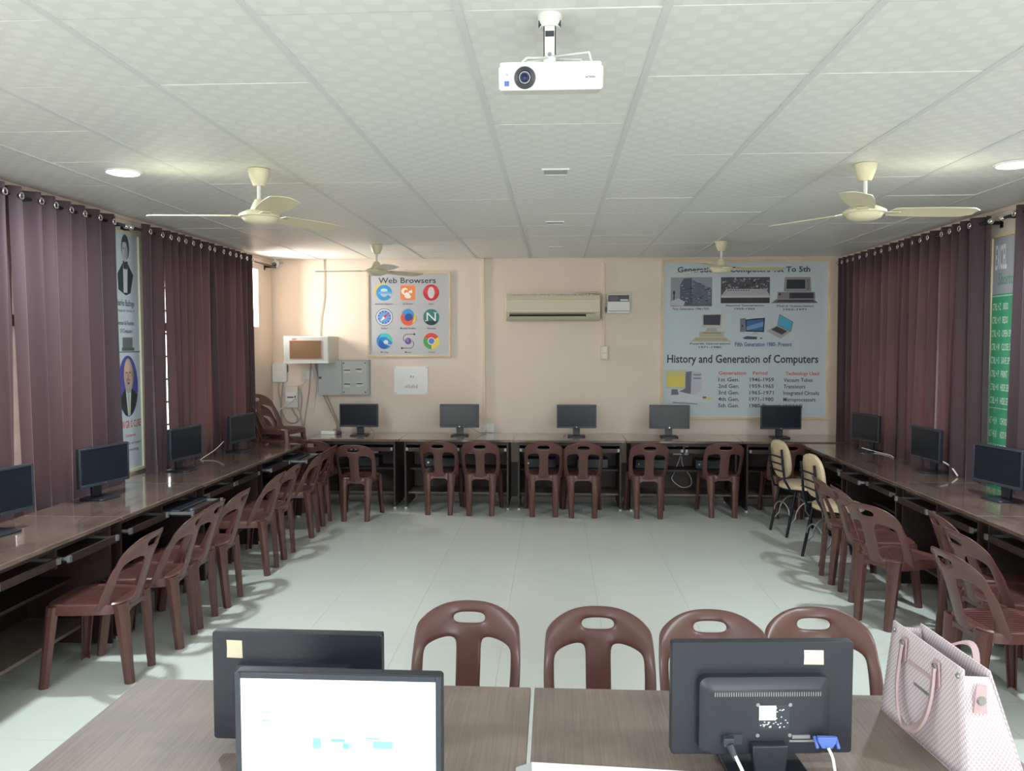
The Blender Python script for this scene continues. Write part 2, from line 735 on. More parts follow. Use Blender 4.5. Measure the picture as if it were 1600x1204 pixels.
G = 'brown plastic chairs along the back wall desks'
chair_f(-1.967, 7.70, 92, 'brown plastic chair leftmost at the back wall desks, in front of the leftmost back monitor', G)
chair_f(-1.182, 8.04, 90, 'brown plastic chair below the white wall plate, left of a close pair at back desks', G)
chair_f(-0.751, 8.02, 90, 'brown plastic chair right of a close pair, below the second back monitor', G)
chair_f(-0.103, 8.00, 90, 'brown plastic chair below left end of the air conditioner', G)
chair_f(0.295, 7.97, 90, 'brown plastic chair directly below the middle back wall monitor', G)
chair_f(0.954, 7.97, 90, 'brown plastic chair standing alone below the fourth back monitor from left', G)
chair_f(1.713, 8.05, 90, 'brown plastic chair between the fourth and fifth back monitors, next left of beige chairs', G)
chair_f(2.36, 8.05, 88, 'brown plastic chair half hidden behind the farther beige cushioned chair', G)
chair_f(-2.50, 8.06, 90, 'brown plastic chair in the left corner, only its top showing over the desk', G)
G = 'brown plastic chairs along the left desks'
chair_f(-2.195, 4.05, 182, 'brown plastic chair nearest the camera in the left row', G)
chair_f(-2.165, 4.52, 186, 'second brown plastic chair from the camera in the left row', G)
chair_f(-2.185, 4.84, 181, 'third brown plastic chair from the camera in the left row, squeezed behind the second', G)
chair_f(-2.175, 5.235, 182, 'fourth brown plastic chair from the camera in the left row', G)
chair_f(-2.175, 5.97, 183, 'fifth brown plastic chair in the left row, after a gap', G)
chair_f(-2.195, 6.42, 181, 'sixth brown plastic chair from the camera in the left row', G)
chair_f(-2.195, 7.14, 183, 'seventh brown plastic chair in the left row, near the back corner', G)
chair_f(-2.22, 7.60, 180, 'brown plastic chair farthest from the camera in the left row', G)
G = 'brown plastic chairs along the right desks'
chair_f(2.03, 5.97, -2, 'brown plastic chair next to the nearer beige cushioned chair, right row', G)
chair_f(2.03, 5.57, -2, 'brown plastic chair second from the beige chairs in the right row', G)
chair_f(1.99, 5.0, 27, 'brown plastic chair turned out from the right desks, broad back to the camera', G)
chair_f(2.31, 4.73, -5, 'brown plastic chair pushed in under right desk, peeking behind nearer chair back', G)
chair_f(2.20, 4.28, 4, 'brown plastic chair in the right row just behind the nearest one', G)
chair_f(1.95, 3.87, 6, 'brown plastic chair nearest the camera in the right row, above the handbag', G)
G = 'brown plastic chairs beyond the front table'
chair_f(-0.32, 2.885, -90, 'brown plastic chair leftmost beyond the front table', G)
chair_f(0.165, 2.845, -90, 'brown plastic chair second from left beyond the front table, all of its top clear', G)
chair_f(0.575, 2.83, -90, 'brown plastic chair beyond front table, left of two behind the right monitor', G)
chair_f(0.965, 2.88, -90, 'brown plastic chair rightmost beyond the front table, by the handbag', G)
G = 'stack of brown plastic chairs in the left back corner'
names = ['bottom', 'second lowest', 'middle', 'second from top', 'topmost']
for k in range(5):
    a = rd(-12)
    chair(-2.92 + 0.012 * k, 8.22, a - PI / 2, 'brown plastic chair, %s of the stack in the left back corner' % names[k], G, z=0.112 * k)

# ------------------------------------------------------------------ desks
def make_desk(w, depth=0.60):
    """computer desk for two; front edge at y=0, wall side y=depth, x from 0 to w"""
    t = thing('computer_desk', 'x', 'desk')
    part('desktop', MB().box(0.002, w - 0.002, 0, depth, 0.725, 0.75), M_desktop, t, bevel=0.003)
    for x in (0.05, w - 0.068):
        part('side_panel', MB().box(x, x + 0.018, 0.04, depth - 0.03, 0.02, 0.725), M_desk, t)
    part('centre_bracket', MB().box(w / 2 - 0.009, w / 2 + 0.009, 0.04, 0.42, 0.60, 0.725), M_desk, t)
    part('back_panel', MB().box(0.068, w - 0.068, depth - 0.06, depth - 0.045, 0.16, 0.725), M_desk, t)
    part('front_rail', MB().box(0.068, w - 0.068, 0.05, 0.066, 0.69, 0.725), M_desk, t)
    part('shelf', MB().box(0.068, w - 0.068, depth - 0.34, depth - 0.06, 0.39, 0.408), M_desk, t)
    part('bottom_shelf', MB().box(0.068, w - 0.068, 0.165, depth - 0.06, 0.145, 0.163), M_table, t)  # lighter laminate than the carcass, standing in for light on the shelf
    for x in (0.05, w - 0.068):
        for y in (0.05, depth - 0.06):
            part('foot', MB().box(x - 0.003, x + 0.021, y, y + 0.03, 0, 0.02), M_white, t)
    return t


def add_trays(t, w, outs):
    for (x0, x1), out in zip(((0.072, w / 2 - 0.013), (w / 2 + 0.013, w - 0.072)), outs):
        tr = part('keyboard_tray', MB().box(x0 + 0.012, x1 - 0.012, 0.03 - out, 0.36 - out, 0.628, 0.642)
                  .box(x0 + 0.012, x1 - 0.012, 0.018 - out, 0.03 - out, 0.620, 0.662), M_desk, t)
        for x in (x0, x1 - 0.012):
            part('slide', MB().box(x, x + 0.012, 0.012 - out, 0.38, 0.640, 0.656), M_steelgrey, tr)
        for x in (x0 - 0.001, x1 - 0.021):
            part('end_cap', MB().box(x, x + 0.022, 0.006 - out, 0.022 - out, 0.630, 0.662), M_steelgrey, tr)


def desk(w, loc, rz, label, group, outs=(0, 0)):
    t = make_desk(w)
    add_trays(t, w, outs)
    t.location = loc
    t.rotation_euler = (0, 0, rz)
    tag(t, label, 'desk', group)
    return t


G = 'dark computer desks along the back wall'
BJ = [-2.62, -1.64, -0.43, 0.757, 1.953, 3.15]
bl = ['dark brown computer desk at left end of the back wall, cables dropping onto it',
      'dark brown computer desk along back wall with the second monitor from left',
      'dark brown computer desk at centre of back wall, below the air conditioner',
      'dark brown computer desk along back wall with the fourth monitor, socket showing beneath',
      'dark brown computer desk at right end of the back wall below the history board']
for k in range(5):
    desk(BJ[k + 1] - BJ[k], (BJ[k], 8.29, 0), 0, bl[k], G)
G = 'dark computer desks along the left wall'
LJ = [2.25, 3.36, 4.47, 5.58, 6.75, 7.92]
ll = ['dark brown computer desk at the left frame edge, closest of the left row',
      'dark brown computer desk nearest fully seen on the left, silver capped trays',
      'dark brown computer desk on the left with monitor beside the portrait poster',
      'dark brown computer desk on the left below the dim monitor in front of curtains',
      'dark brown computer desk at far end of left row beside the stacked chairs']
louts = [(0, 0), (0.0, 0.03), (0.02, 0.17), (0.0, 0.0), (0.05, 0.20)]
for k in range(5):
    # front edge faces +X : local -Y -> +X  => rotate +90 ; local x -> +Y
    o = louts[k]
    desk(LJ[k + 1] - LJ[k], (-2.525, LJ[k], 0), PI / 2, ll[k], G, o)
G = 'dark computer desks along the right wall'
RJ = [2.45, 3.61, 4.76, 5.90, 7.00, 8.12]
rl = ['dark brown computer desk closest in the right row, cut by the frame edge',
      'dark brown computer desk on the right with nearest chairs pushed to it',
      'dark brown computer desk on the right holding the monitor before the green poster',
      'dark brown computer desk on the right below the second monitor from the back',
      'dark brown computer desk at far end of right row beside the beige chairs']
routs = [(0, 0), (0.03, 0.0), (0.0, 0.03), (0.0, 0.05), (0, 0)]
for k in range(5):
    w = RJ[k + 1] - RJ[k]
    desk(w, (2.485, RJ[k + 1], 0), -PI / 2, rl[k], G, routs[k][::-1])

# front tables
def front_table(x0, x1, label):
    t = thing('teacher_table', label, 'table', (x0, 1.68, 0))
    w = x1 - x0
    part('tabletop', MB().box(0, w, 0, 0.61, 0.725, 0.75), M_table, t, bevel=0.003)
    for x in (0.03, w - 0.05):
        part('side_panel', MB().box(x, x + 0.02, 0.04, 0.57, 0.0, 0.725), M_desk, t)
    part('modesty_panel', MB().box(0.05, w - 0.05, 0.52, 0.54, 0.25, 0.725), M_desk, t)
    return t


front_table(-1.243, -0.066, 'brown wood grain table at lower left under the lit screen')
front_table(-0.055, 1.135, 'brown wood grain table at lower right under the handbag').location.z = 0.0

# ------------------------------------------------------------------ monitors
def rounded(x0, x1, z0, z1, r, n=5):
    pts = []
    for cx, cz, a0 in ((x1 - r, z1 - r, 0), (x0 + r, z1 - r, 90), (x0 + r, z0 + r, 180), (x1 - r, z0 + r, 270)):
        for k in range(n + 1):
            a = rd(a0 + 90 * k / n)
            pts.append((cx + r * math.cos(a), cz + r * math.sin(a)))
    return pts


MXZ = Matrix(((1, 0, 0, 0), (0, 0, 1, 0), (0, 1, 0, 0), (0, 0, 0, 1)))  # (x, z, y) prism


def make_monitor(label, w=0.43, h=0.255, z0=0.095, screen=None, detail=False, tilt=0.0):
    t = thing('monitor', label, 'monitor')
    z1 = z0 + h
    # screen faces -Y
    cs = part('casing', MB().prism(rounded(-w / 2, w / 2, z0, z1, 0.008), -0.004, 0.022, MXZ), M_black, t, bevel=0.002)
    bz = 0.014 if not detail else 0.017
    fr = MB()
    fr.box(-w / 2 + 0.002, -w / 2 + bz, -0.008, -0.004, z0 + 0.002, z1 - 0.002)
    fr.box(w / 2 - bz, w / 2 - 0.002, -0.008, -0.004, z0 + 0.002, z1 - 0.002)
    fr.box(-w / 2 + bz, w / 2 - bz, -0.008, -0.004, z1 - bz, z1 - 0.002)
    fr.box(-w / 2 + bz, w / 2 - bz, -0.008, -0.004, z0 + 0.002, z0 + bz + 0.006)
    part('bezel', fr, M_darkgrey, t, bevel=0.001, seg=1)
    part('screen', MB().box(-w / 2 + bz, w / 2 - bz, -0.0055, -0.004, z0 + bz + 0.006, z1 - bz), screen or M_blackgloss, t)
    e = MB()
    e.lathe([(0.006, 0), (0.006, 0.001)], 14, M=Matrix.Translation((0, -0.008, z0 + 0.011)) @ Matrix.Rotation(PI / 2, 4, 'X'))
    part('emblem', e, M_silver, t)
    # rear bulge
    bu = MB()
    bx0, bx1, bz0, bz1 = -w * 0.35, w * 0.36, z0 + 0.012, z1 - 0.075
    a = rounded(bx0, bx1, bz0, bz1, 0.02)
    b2 = rounded(bx0 + 0.02, bx1 - 0.02, bz0 + 0.008, bz1 - 0.022, 0.014)
    bu.loft([[Vector((p[0], 0.022, p[1])) for p in a], [Vector((p[0], 0.046, p[1])) for p in a], [Vector((p[0], 0.060, p[1])) for p in b2]])
    bb = part('rear_housing', bu, M_black, t, smooth=35)
    # neck and base
    zn = z0 + 0.05
    nk = MB().prism([(-0.036, 0.012), (0.036, 0.012), (0.042, zn), (-0.042, zn)], 0.061, 0.085, MXZ)
    part('stand_neck', nk, M_black, t, bevel=0.003)
    ba = [(p[0], p[1]) for p in rounded(-0.095, 0.095, -0.055, 0.135, 0.03)]
    part('stand_base', MB().prism(ba, 0, 0.012), M_black, t, bevel=0.003)
    if detail:
        vt = MB()
        for k in range(46):
            x = -0.125 + 0.0055 * k
            vt.box(x, x + 0.0022, 0.060, 0.0612, bz1 - 0.040, bz1 - 0.030)
        part('vent_slots', vt, M_steelgrey, bb)
        for sx_ in (-0.023, 0.053):
            for sz_ in (z1 - 0.135, z1 - 0.208):
                sc = MB().lathe([(0.0045, 0), (0.0045, 0.002)], 12, M=Matrix.Translation((-sx_, 0.062, sz_)) @ Matrix.Rotation(PI / 2, 4, 'X'))
                part('screw', sc, M_steelgrey, bb)
    return t


mon0 = make_monitor('black monitor at left end of the back wall desks, bluish screen')


def mon(x, y, rz, label, group, z=0.75):
    return dup(mon0, (x, y, z), rz, label, group)


G = 'black monitors on the back wall desks'
mon0.location = (-2.15, 8.62, 0.75)
mon0['group'] = G
mon(-1.035, 8.62, rd(2), 'black monitor second from left on the back wall desks, greenish screen', G)
mon(0.245, 8.62, rd(0), 'black monitor at the middle of the back wall desks, below the air conditioner', G)
mon(1.245, 8.62, rd(-2), 'black monitor fourth from left on the back wall desks, beside the history board edge', G)
mon(2.43, 8.62, rd(0), 'black monitor in front of the last lines of the history board', G)
G = 'black monitors on the left desks'
mon(-2.93, 5.00, rd(78), 'black monitor in front of the portrait poster on the left desks', G)
mon(-2.93, 6.15, rd(82), 'dim black monitor in front of the dark curtains on the left desks', G)
mon(-2.92, 7.27, rd(81), 'black monitor with a pale base beside the stacked chairs', G)
mon(-2.93, 4.02, rd(80), 'black monitor cut by the left frame edge on the left desks', G)
G = 'black monitors on the right desks'
mon(2.93, 7.62, rd(-78), 'black monitor farthest in the right row, tilted screen before the curtains', G)
mon(2.93, 6.40, rd(-86), 'black monitor middle of the right row, before the curtain slit', G)
mon(2.86, 5.25, rd(-79), 'black monitor in front of the green shortcut poster', G)

# foreground monitors
M_lit, nt, b = newmat('lit_screen')
b.inputs['Base Color'].default_value = (0.8, 0.8, 0.8, 1)
b.inputs['Emission Color'].default_value = (1.0, 1.0, 1.0, 1)
b.inputs['Emission Strength'].default_value = 1.1
ms_ = make_monitor('monitor with lit white screen facing the camera at the bottom edge', 0.442, 0.285, 0.036, M_lit, False)
ms_.location = (-0.452, 1.612, 0.75)
ms_.rotation_euler = (0, 0, rd(0))
ms_['group'] = 'monitors on the front tables'
M_ic1 = mat('screen_icon_blue', rgb(150, 200, 225), 0.5, emit=0.35)
M_ic2 = mat('screen_icon_pale', rgb(225, 238, 242), 0.5, emit=0.55)
for (u, v, ww, hh, c) in ((-0.153, 0.125, 0.018, 0.004, 0), (-0.157, 0.121, 0.010, 0.002, 0), (-0.153, 0.108, 0.018, 0.006, 0), (-0.150, 0.079, 0.012, 0.003, 1), (-0.155, 0.060, 0.02, 0.003, 1),
                          (-0.02, 0.066, 0.085, 0.03, 1), (-0.045, 0.062, 0.018, 0.024, 0), (0.0, 0.070, 0.03, 0.006, 0), (0.02, 0.058, 0.02, 0.012, 0), (0.085, 0.064, 0.062, 0.026, 1), (0.095, 0.062, 0.042, 0.016, 0), (0.075, 0.075, 0.03, 0.003, 0)):
    part('screen_icon', MB().box(u - ww / 2, u + ww / 2, -0.0062, -0.0055, 0.108 + v - hh / 2, 0.108 + v + hh / 2), M_ic1 if c == 0 else M_ic2, ms_)

def sticker(t, u, v, w, h, m, name='sticker'):
    pts = [(u - w / 2, v - h / 2), (u + w / 2, v - h / 2 + 0.001), (u + w / 2 - 0.001, v), (u + w / 2, v + h / 2), (u - w / 2 + 0.001, v + h / 2 - 0.001)]
    return part(name, MB().prism(pts, 0.0221, 0.0226, MXZ), m, t)


M_stick = mat('cream_sticker', rgb(204, 197, 172), 0.8)
mr_ = make_monitor('black monitor seen from behind at lower right with a blue video plug', 0.435, 0.272, 0.030, None, True)
mr_.location = (0.497, 1.905, 0.75)
mr_.rotation_euler = (0, 0, PI + rd(4.0))
mr_['group'] = 'monitors on the front tables'
sticker(mr_, -0.122, 0.302 - 0.038, 0.048, 0.036, mat('pale_sticker', rgb(206, 198, 188), 0.8))
ml_ = make_monitor('black monitor seen from behind, a cream sticker at its top left corner', 0.425, 0.272, 0.030, None, True)
ml_.location = (-0.630, 1.905, 0.75)
ml_.rotation_euler = (0, 0, PI - rd(0.5))
ml_['group'] = 'monitors on the front tables'
sticker(ml_, 0.156, 0.302 - 0.044, 0.040, 0.045, M_stick)


def back_label(t):
    hz = [c for c in t.children if c.name.startswith('rear_housing')][0]
    lb = MB()
    lb.cur = 0
    lb.box(-0.052, 0.021, 0.0601, 0.0606, 0.108, 0.166)
    lb.cur = 1
    lb.box(-0.020, 0.020, 0.0607, 0.0610, 0.130, 0.165)
    rr = random.Random(3)
    for k in range(34):
        x = rr.uniform(-0.048, 0.016)
        z = rr.uniform(0.111, 0.126) if k % 2 else rr.uniform(0.111, 0.160)
        if x > -0.022 and z > 0.127:
            x -= 0.027
        if x < -0.050:
            x = -0.046
        lb.box(x - 0.0016, x + 0.0016, 0.0607, 0.0609, z - 0.0013, z + 0.0013)
    for k in range(6):
        lb.cur = 2
        lb.box(-0.018, 0.018, 0.0611, 0.0612, 0.134 + 0.0048 * k, 0.1348 + 0.0048 * k)
    part('rating_label', lb, [M_darkgrey, M_white, M_steelgrey], hz)
    sk = MB().box(-0.100, -0.058, 0.0601, 0.0640, 0.087, 0.095)
    part('video_socket', sk, M_steelgrey, hz)
    part('port_rail', MB().box(-0.155, -0.052, 0.0601, 0.0625, 0.078, 0.083), M_steelgrey, hz)
    part('power_socket', MB().box(0.060, 0.092, 0.0601, 0.0640, 0.074, 0.098), M_darkgrey, hz)


back_label(mr_)
back_label(ml_)


def cable(name, pts, r, m, label, cat='cable', group=None, n=8, sub=8):
    P = [Vector(p) for p in pts]
    out = []
    for i in range(len(P) - 1):
        p0 = P[max(0, i - 1)]
        p1, p2 = P[i], P[i + 1]
        p3 = P[min(len(P) - 1, i + 2)]
        for k in range(sub):
            s = k / sub
            out.append(0.5 * ((2 * p1) + (p2 - p0) * s + (2 * p0 - 5 * p1 + 4 * p2 - p3) * s * s + (-p0 + 3 * p1 - 3 * p2 + p3) * s ** 3))
    out.append(P[-1])
    o = part(name, MB().tube(out, r, n), m, smooth=True)
    return tag(o, label, cat, group)


# right monitor plugs (rear faces the camera: world y = 1.905 - local y)
vc = cable('video_cable', [(0.632, 1.815, 0.832), (0.638, 1.802, 0.815), (0.645, 1.80, 0.78), (0.66, 1.785, 0.756), (0.70, 1.72, 0.754)], 0.0035, M_whitecable,
           'video cable with blue plug on back of lower right monitor')
mb = MB()
mb.prism([(-0.021, 0.010), (0.021, 0.010), (0.021, 0.0), (0.012, -0.016), (-0.012, -0.016), (-0.021, 0.0)], -0.012, 0.0, MXZ)
mb.tube([(-0.024, 0.006, 0.004), (-0.024, -0.018, -0.012)], 0.004, 8)
mb.tube([(0.024, 0.006, 0.004), (0.024, -0.018, -0.012)], 0.004, 8)
part('plug', mb, M_blue, vc, bevel=0.002, loc=(0.632, 1.833, 0.843))
pc = cable('power_cable', [(0.418, 1.80, 0.815), (0.428, 1.785, 0.795), (0.440, 1.78, 0.77), (0.446, 1.76, 0.756), (0.45, 1.70, 0.755)], 0.004, M_whitecable,
           'power cable with black plug on back of lower right monitor')
part('plug', MB().cbox((0, 0, 0), (0.026, 0.02, 0.02)).tube([(0.002, -0.008, -0.006), (0.012, -0.03, -0.03)], [0.010, 0.006], 8), M_darkgrey, pc, bevel=0.002, loc=(0.408, 1.828, 0.836))

# ------------------------------------------------------------------ paper booklet at the bottom edge
t = thing('booklet', 'white paper booklet with a grey corner lying at bottom edge of table', 'paper', (0, 0, 0))
part('pages', MB().prism([(-0.052, 1.862), (0.42, 1.835), (0.41, 1.70), (-0.045, 1.70)], 0.7505, 0.7545), M_paper, t)
part('grey_corner', MB().prism([(-0.0525, 1.862), (-0.0455, 1.70), (-0.09, 1.70), (-0.088, 1.838)], 0.7505, 0.7535), M_greymetal, t)

# ------------------------------------------------------------------ handbag
A, B, C_, D = [Vector(p) for p in ((0.905, 2.20, 0.752), (0.948, 1.815, 0.752), (1.088, 1.832, 0.752), (1.045, 2.217, 0.752))]
A1, B1, C1, D1 = [Vector(p) for p in ((0.930, 2.190, 1.005), (0.952, 1.863, 1.003), (1.014, 1.862, 1.002), (0.992, 2.160, 1.008))]
bag = thing('handbag', 'pale pink checked tote handbag with looped handles standing on table corner', 'handbag', (0.995, 2.01, 0.752))
BO = Vector((0.995, 2.01, 0.752))


def panel(name, q, th, m, n=(12, 10), bulge=0.0, parent=None):
    """quad panel a->b bottom, d->c top, with thickness"""
    a, b_, c_, d = [Vector(p) - BO for p in q]
    nrm = (b_ - a).cross(d - a).normalized()
    mb = MB()
    vs, uvs = [], []
    L = (b_ - a).length
    Hh = (d - a).length
    for j in range(n[1] + 1):
        for i in range(n[0] + 1):
            s, r = i / n[0], j / n[1]
            p = a.lerp(b_, s).lerp(d.lerp(c_, s), r)
            p += nrm * bulge * math.sin(PI * s) * math.sin(PI * r)
            vs.append(p)
            uvs.append((s * L, r * Hh))
    k = n[0] + 1
    fs = [(j * k + i, j * k + i + 1, (j + 1) * k + i + 1, (j + 1) * k + i) for j in range(n[1]) for i in range(n[0])]
    mb.add(vs, fs)
    me = mb.mesh(name, m, True)
    uv = me.uv_layers.new(name='UVMap')
    for lp in me.loops:
        uv.data[lp.index].uv = uvs[lp.vertex_index]
    o = link(name, me, parent)
    md = o.modifiers.new('s', 'SOLIDIFY')
    md.thickness = th
    return o


panel('side_panel', (A, B, B1, A1), 0.004, M_bag, bulge=0.006, parent=bag)
panel('side_panel', (C_, D, D1, C1), 0.004, M_bag, bulge=0.004, parent=bag)
# gussets fold inwards
inm = (B1 + C1) / 2 + Vector((0, 0.03, -0.03))
panel('gusset', (B, C_, C1 + Vector((0, 0, -0.015)), B1 + Vector((0, 0, -0.015))), 0.004, M_bag, bulge=0.004, parent=bag)
panel('gusset', (D, A, A1 + Vector((0, 0, -0.015)), D1 + Vector((0, 0, -0.015))), 0.004, M_bag, bulge=0.004, parent=bag)
panel('bag_floor', (A, B, C_, D), 0.004, M_pink, n=(2, 2), parent=bag)
nl = (B - A).cross(A1 - A).normalized()
if nl.x > 0:
    nl = -nl


def onp(s, r, off=0.006):
    return A.lerp(B, s).lerp(A1.lerp(B1, s), r) + nl * off - BO


def strap(pts, width, th, wdir):
    P = [Vector(p) for p in pts]
    rings = []
    for i, p in enumerate(P):
        tt = (P[min(i + 1, len(P) - 1)] - P[max(i - 1, 0)]).normalized()
        wv = (wdir - tt * wdir.dot(tt)).normalized() * width / 2
        nv = tt.cross(wv).normalized() * th / 2
        rings.append([p - wv - nv, p + wv - nv, p + wv + nv, p - wv + nv])
    return MB().loft(rings)


pts = []
for k in range(25):
    a = PI * k / 24
    s = 0.47 - 0.23 * math.cos(a)
    drop = math.sin(a) ** 0.75
    pts.append(onp(s, 0.86 - 0.72 * drop, 0.014 + 0.018 * math.sin(a)))
part('handle', strap(pts, 0.024, 0.006, (B - A).normalized() * 0.8 + Vector((0, 0, 0.9)) * 0 + nl * 0.35), M_pink, bag, smooth=40)
for s in (0.24, 0.70):
    tabp = [onp(s - 0.035, 0.93), onp(s + 0.035, 0.93), onp(s + 0.045, 0.70), onp(s, 0.64), onp(s - 0.045, 0.70)]
    m2 = MB().loft([[p for p in tabp], [p + nl * 0.004 for p in tabp]])
    part('handle_tab', m2, M_pink, bag)
    rg = [onp(s + 0.03 * math.cos(2 * PI * k / 14), 0.86 + 0.035 * math.sin(2 * PI * k / 14), 0.014) for k in range(15)]
    part('ring', MB().tube(rg, 0.0022, 6), M_steelgrey, bag, smooth=True)
for s, r in ((0.05, 0.92), (0.95, 0.92)):
    m2 = MB().lathe([(0.007, 0), (0.005, 0.004)], 12, M=Matrix.Translation(onp(s, r, 0.003)) @ Matrix.Rotation(-PI / 2, 4, 'Y'))
    part('stud', m2, M_steelgrey, bag)
part('brand_plate', MB().loft([[onp(0.42, 0.56, o), onp(0.60, 0.56, o), onp(0.60, 0.535, o), onp(0.42, 0.535, o)] for o in (0.006, 0.009)]), M_steelgrey, bag)
part('pocket_trim', MB().loft([[onp(0.32, 0.74, o), onp(0.72, 0.74, o), onp(0.72, 0.70, o), onp(0.32, 0.70, o)] for o in (0.006, 0.008)]), M_pink, bag)
gp = (B + C_) / 2 * 0.25 + (B1 + C1) / 2 * 0.75 - BO + Vector((-0.008, -0.004, 0))
part('gusset_tab', MB().loft([[gp + Vector((x, o, z)) for x, z in ((-0.011, 0.035), (0.011, 0.035), (0.014, -0.03), (-0.016, -0.03))] for o in (-0.004, -0.008)]), M_pink, bag)
part('stud', MB().lathe([(0.011, 0), (0.008, 0.005)], 14, M=Matrix.Translation(gp + Vector((0, -0.009, 0.0))) @ Matrix.Rotation(PI / 2, 4, 'X')), M_steelgrey, bag)
hp = [D1.lerp(C1, s) - BO + Vector((0.012 + 0.03 * math.sin(PI * (s - 0.25) / 0.5), 0, -0.04 + 0.045 * math.sin(PI * (s - 0.25) / 0.5))) for s in [0.25 + 0.5 * k / 12 for k in range(13)]]
part('handle', strap(hp, 0.015, 0.006, Vector((1, 0, 0.3))), M_pink, bag, smooth=40)

# ------------------------------------------------------------------ curtains
def curtain(plane, y0, y1, zt, zb, seed, label, group, wall_dir, narrow=0.0):
    """pleated eyelet curtain on a rod running along Y; wall_dir = +1 when the room is on +X"""
    rr = random.Random(seed)
    L = y1 - y0
    nf = max(2, int(round(L / 0.155)))          # number of full waves
    NX, NZ = nf * 16, 26
    t = thing('curtain', label, 'curtain', (plane, (y0 + y1) / 2, zb))
    cy = (y0 + y1) / 2
    amp = [rr.uniform(0.75, 1.15) for _ in range(nf + 2)]
    ph = [rr.uniform(-0.5, 0.5) for _ in range(8)]
    wid = [rr.uniform(0.75, 1.3) for _ in range(nf)]
    cum = [0]
    for w in wid:
        cum.append(cum[-1] + w)
    vs = []
    for j in range(NZ + 1):
        r = j / NZ
        z = zt + (zb - zt) * r
        for i in range(NX + 1):
            s = i / NX
            q = s * nf
            k = min(nf - 1, int(q))
            yy = (cum[k] + wid[k] * (q - k)) / cum[-1]
            am = amp[k] * (1 - (q - k)) + amp[k + 1] * (q - k)
            A_ = 0.048 * am
            off = A_ * math.sin(2 * PI * q)
            off += r * 0.016 * math.sin(2 * PI * q * 0.5 + ph[0] * 4) + r * 0.012 * math.sin(2 * PI * q * 1.7 + ph[1] * 5 + r * 1.5)
            y = yy + r * 0.12 / L * math.sin(2 * PI * s * 1.3 + ph[2] * 6) * 0.3 + 0.012 / L * r * math.sin(4 * PI * q + ph[3])
            y = y0 + y * L
            y = cy + (y - cy) * (1 - narrow * math.sin(PI * min(1, r * 1.1)) )
            off = max(-0.064, min(0.064, off))
            vs.append((off, y - cy, z - zb))
    k = NX + 1
    fs = [(j * k + i, j * k + i + 1, (j + 1) * k + i + 1, (j + 1) * k + i) for j in range(NZ) for i in range(NX)]
    part('cloth', MB().add(vs, fs), M_curtain, t, smooth=True)
    # eyelets where the cloth crosses the rod
    for q2 in range(2 * nf):
        q = q2 / 2 + 0.25
        kk = min(nf - 1, int(q))
        yy = y0 + (cum[kk] + wid[kk] * (q - kk)) / cum[-1] * L
        sg = math.sin(2 * PI * q)
        if sg * wall_dir < 0:
            continue
        x = 0.048 * min(1.25, amp[kk]) * sg + 0.004 * wall_dir
        rg = [(x, yy - cy + 0.018 * math.cos(2 * PI * n / 14), zt - 0.055 - zb + 0.018 * math.sin(2 * PI * n / 14)) for n in range(15)]
        part('eyelet', MB().tube(rg, 0.0055, 6), M_ring, t, smooth=True)
    return t


G = 'dark brown curtains on the left wall'
PL = -3.165
curtain(PL, 3.25, 4.51, 2.68, 0.70, 11, 'brown curtain at the left frame edge beside the bright slit', G, 1)
curtain(PL, 4.49, 5.62, 2.68, 0.70, 12, 'brown curtain just left of the portrait poster', G, 1)
curtain(PL, 5.98, 6.335, 2.68, 0.70, 16, 'narrow dark curtain just right of the portrait poster', G, 1, 0.03)
curtain(PL, 6.335, 7.22, 2.68, 0.70, 13, 'dark brown curtain between a thin bright slit and the pink lit fold, left wall', G, 1)
curtain(PL, 7.16, 8.22, 2.68, 0.70, 14, 'reddish brown curtain beside the left corner with pink lit folds', G, 1)
G = 'dark brown curtains on the right wall'
PR = 3.10
curtain(PR, 7.72, 8.82, 2.68, 0.70, 21, 'brown curtain beside the history board in the right corner', G, -1)
curtain(PR, 6.62, 7.68, 2.68, 0.70, 22, 'brown curtain in middle of right wall, left of the bright slit', G, -1)
curtain(PR, 5.93, 6.55, 2.68, 0.70, 23, 'narrow brown curtain directly left of the green poster', G, -1)
curtain(PR, 4.35, 5.52, 2.68, 0.70, 24, 'brown curtain at the right frame edge, right of green poster', G, -1)


def rod(x, y0, y1, label, wx, ends=(1, 1)):
    z = 2.63
    t = thing('curtain_rod', label, 'curtain rod', (x, (y0 + y1) / 2, z))
    c = (y0 + y1) / 2
    part('pole', MB().tube([(0, y0 - c, 0), (0, y1 - c, 0)], 0.011, 12), M_blackmetal, t, smooth=True)
    for e, y, s in ((ends[0], y0 - c, -1), (ends[1], y1 - c, 1)):
        if e:
            fm = MB().lathe([(0.0, 0), (0.012, 0.004), (0.020, 0.014), (0.022, 0.024), (0.020, 0.034), (0.012, 0.044), (0.002, 0.048)], 14, M=Matrix.Translation((0, y + s * 0.002, 0)) @ Matrix.Rotation(-s * PI / 2, 4, 'X'))
            part('finial', fm, M_ring, t, smooth=True)
            mb = MB().box(min(0, wx - x), max(0, wx - x), y - s * 0.05 - 0.008, y - s * 0.05 + 0.008, -0.012, 0.012)
            d = 0.006 if wx > x else -0.006
            lo, hi = sorted((wx - x, wx - x - d))
            mb.box(lo, hi, y - s * 0.05 - 0.018, y - s * 0.05 + 0.018, -0.035, 0.035)
            part('bracket', mb, M_blackmetal, t)
    return t


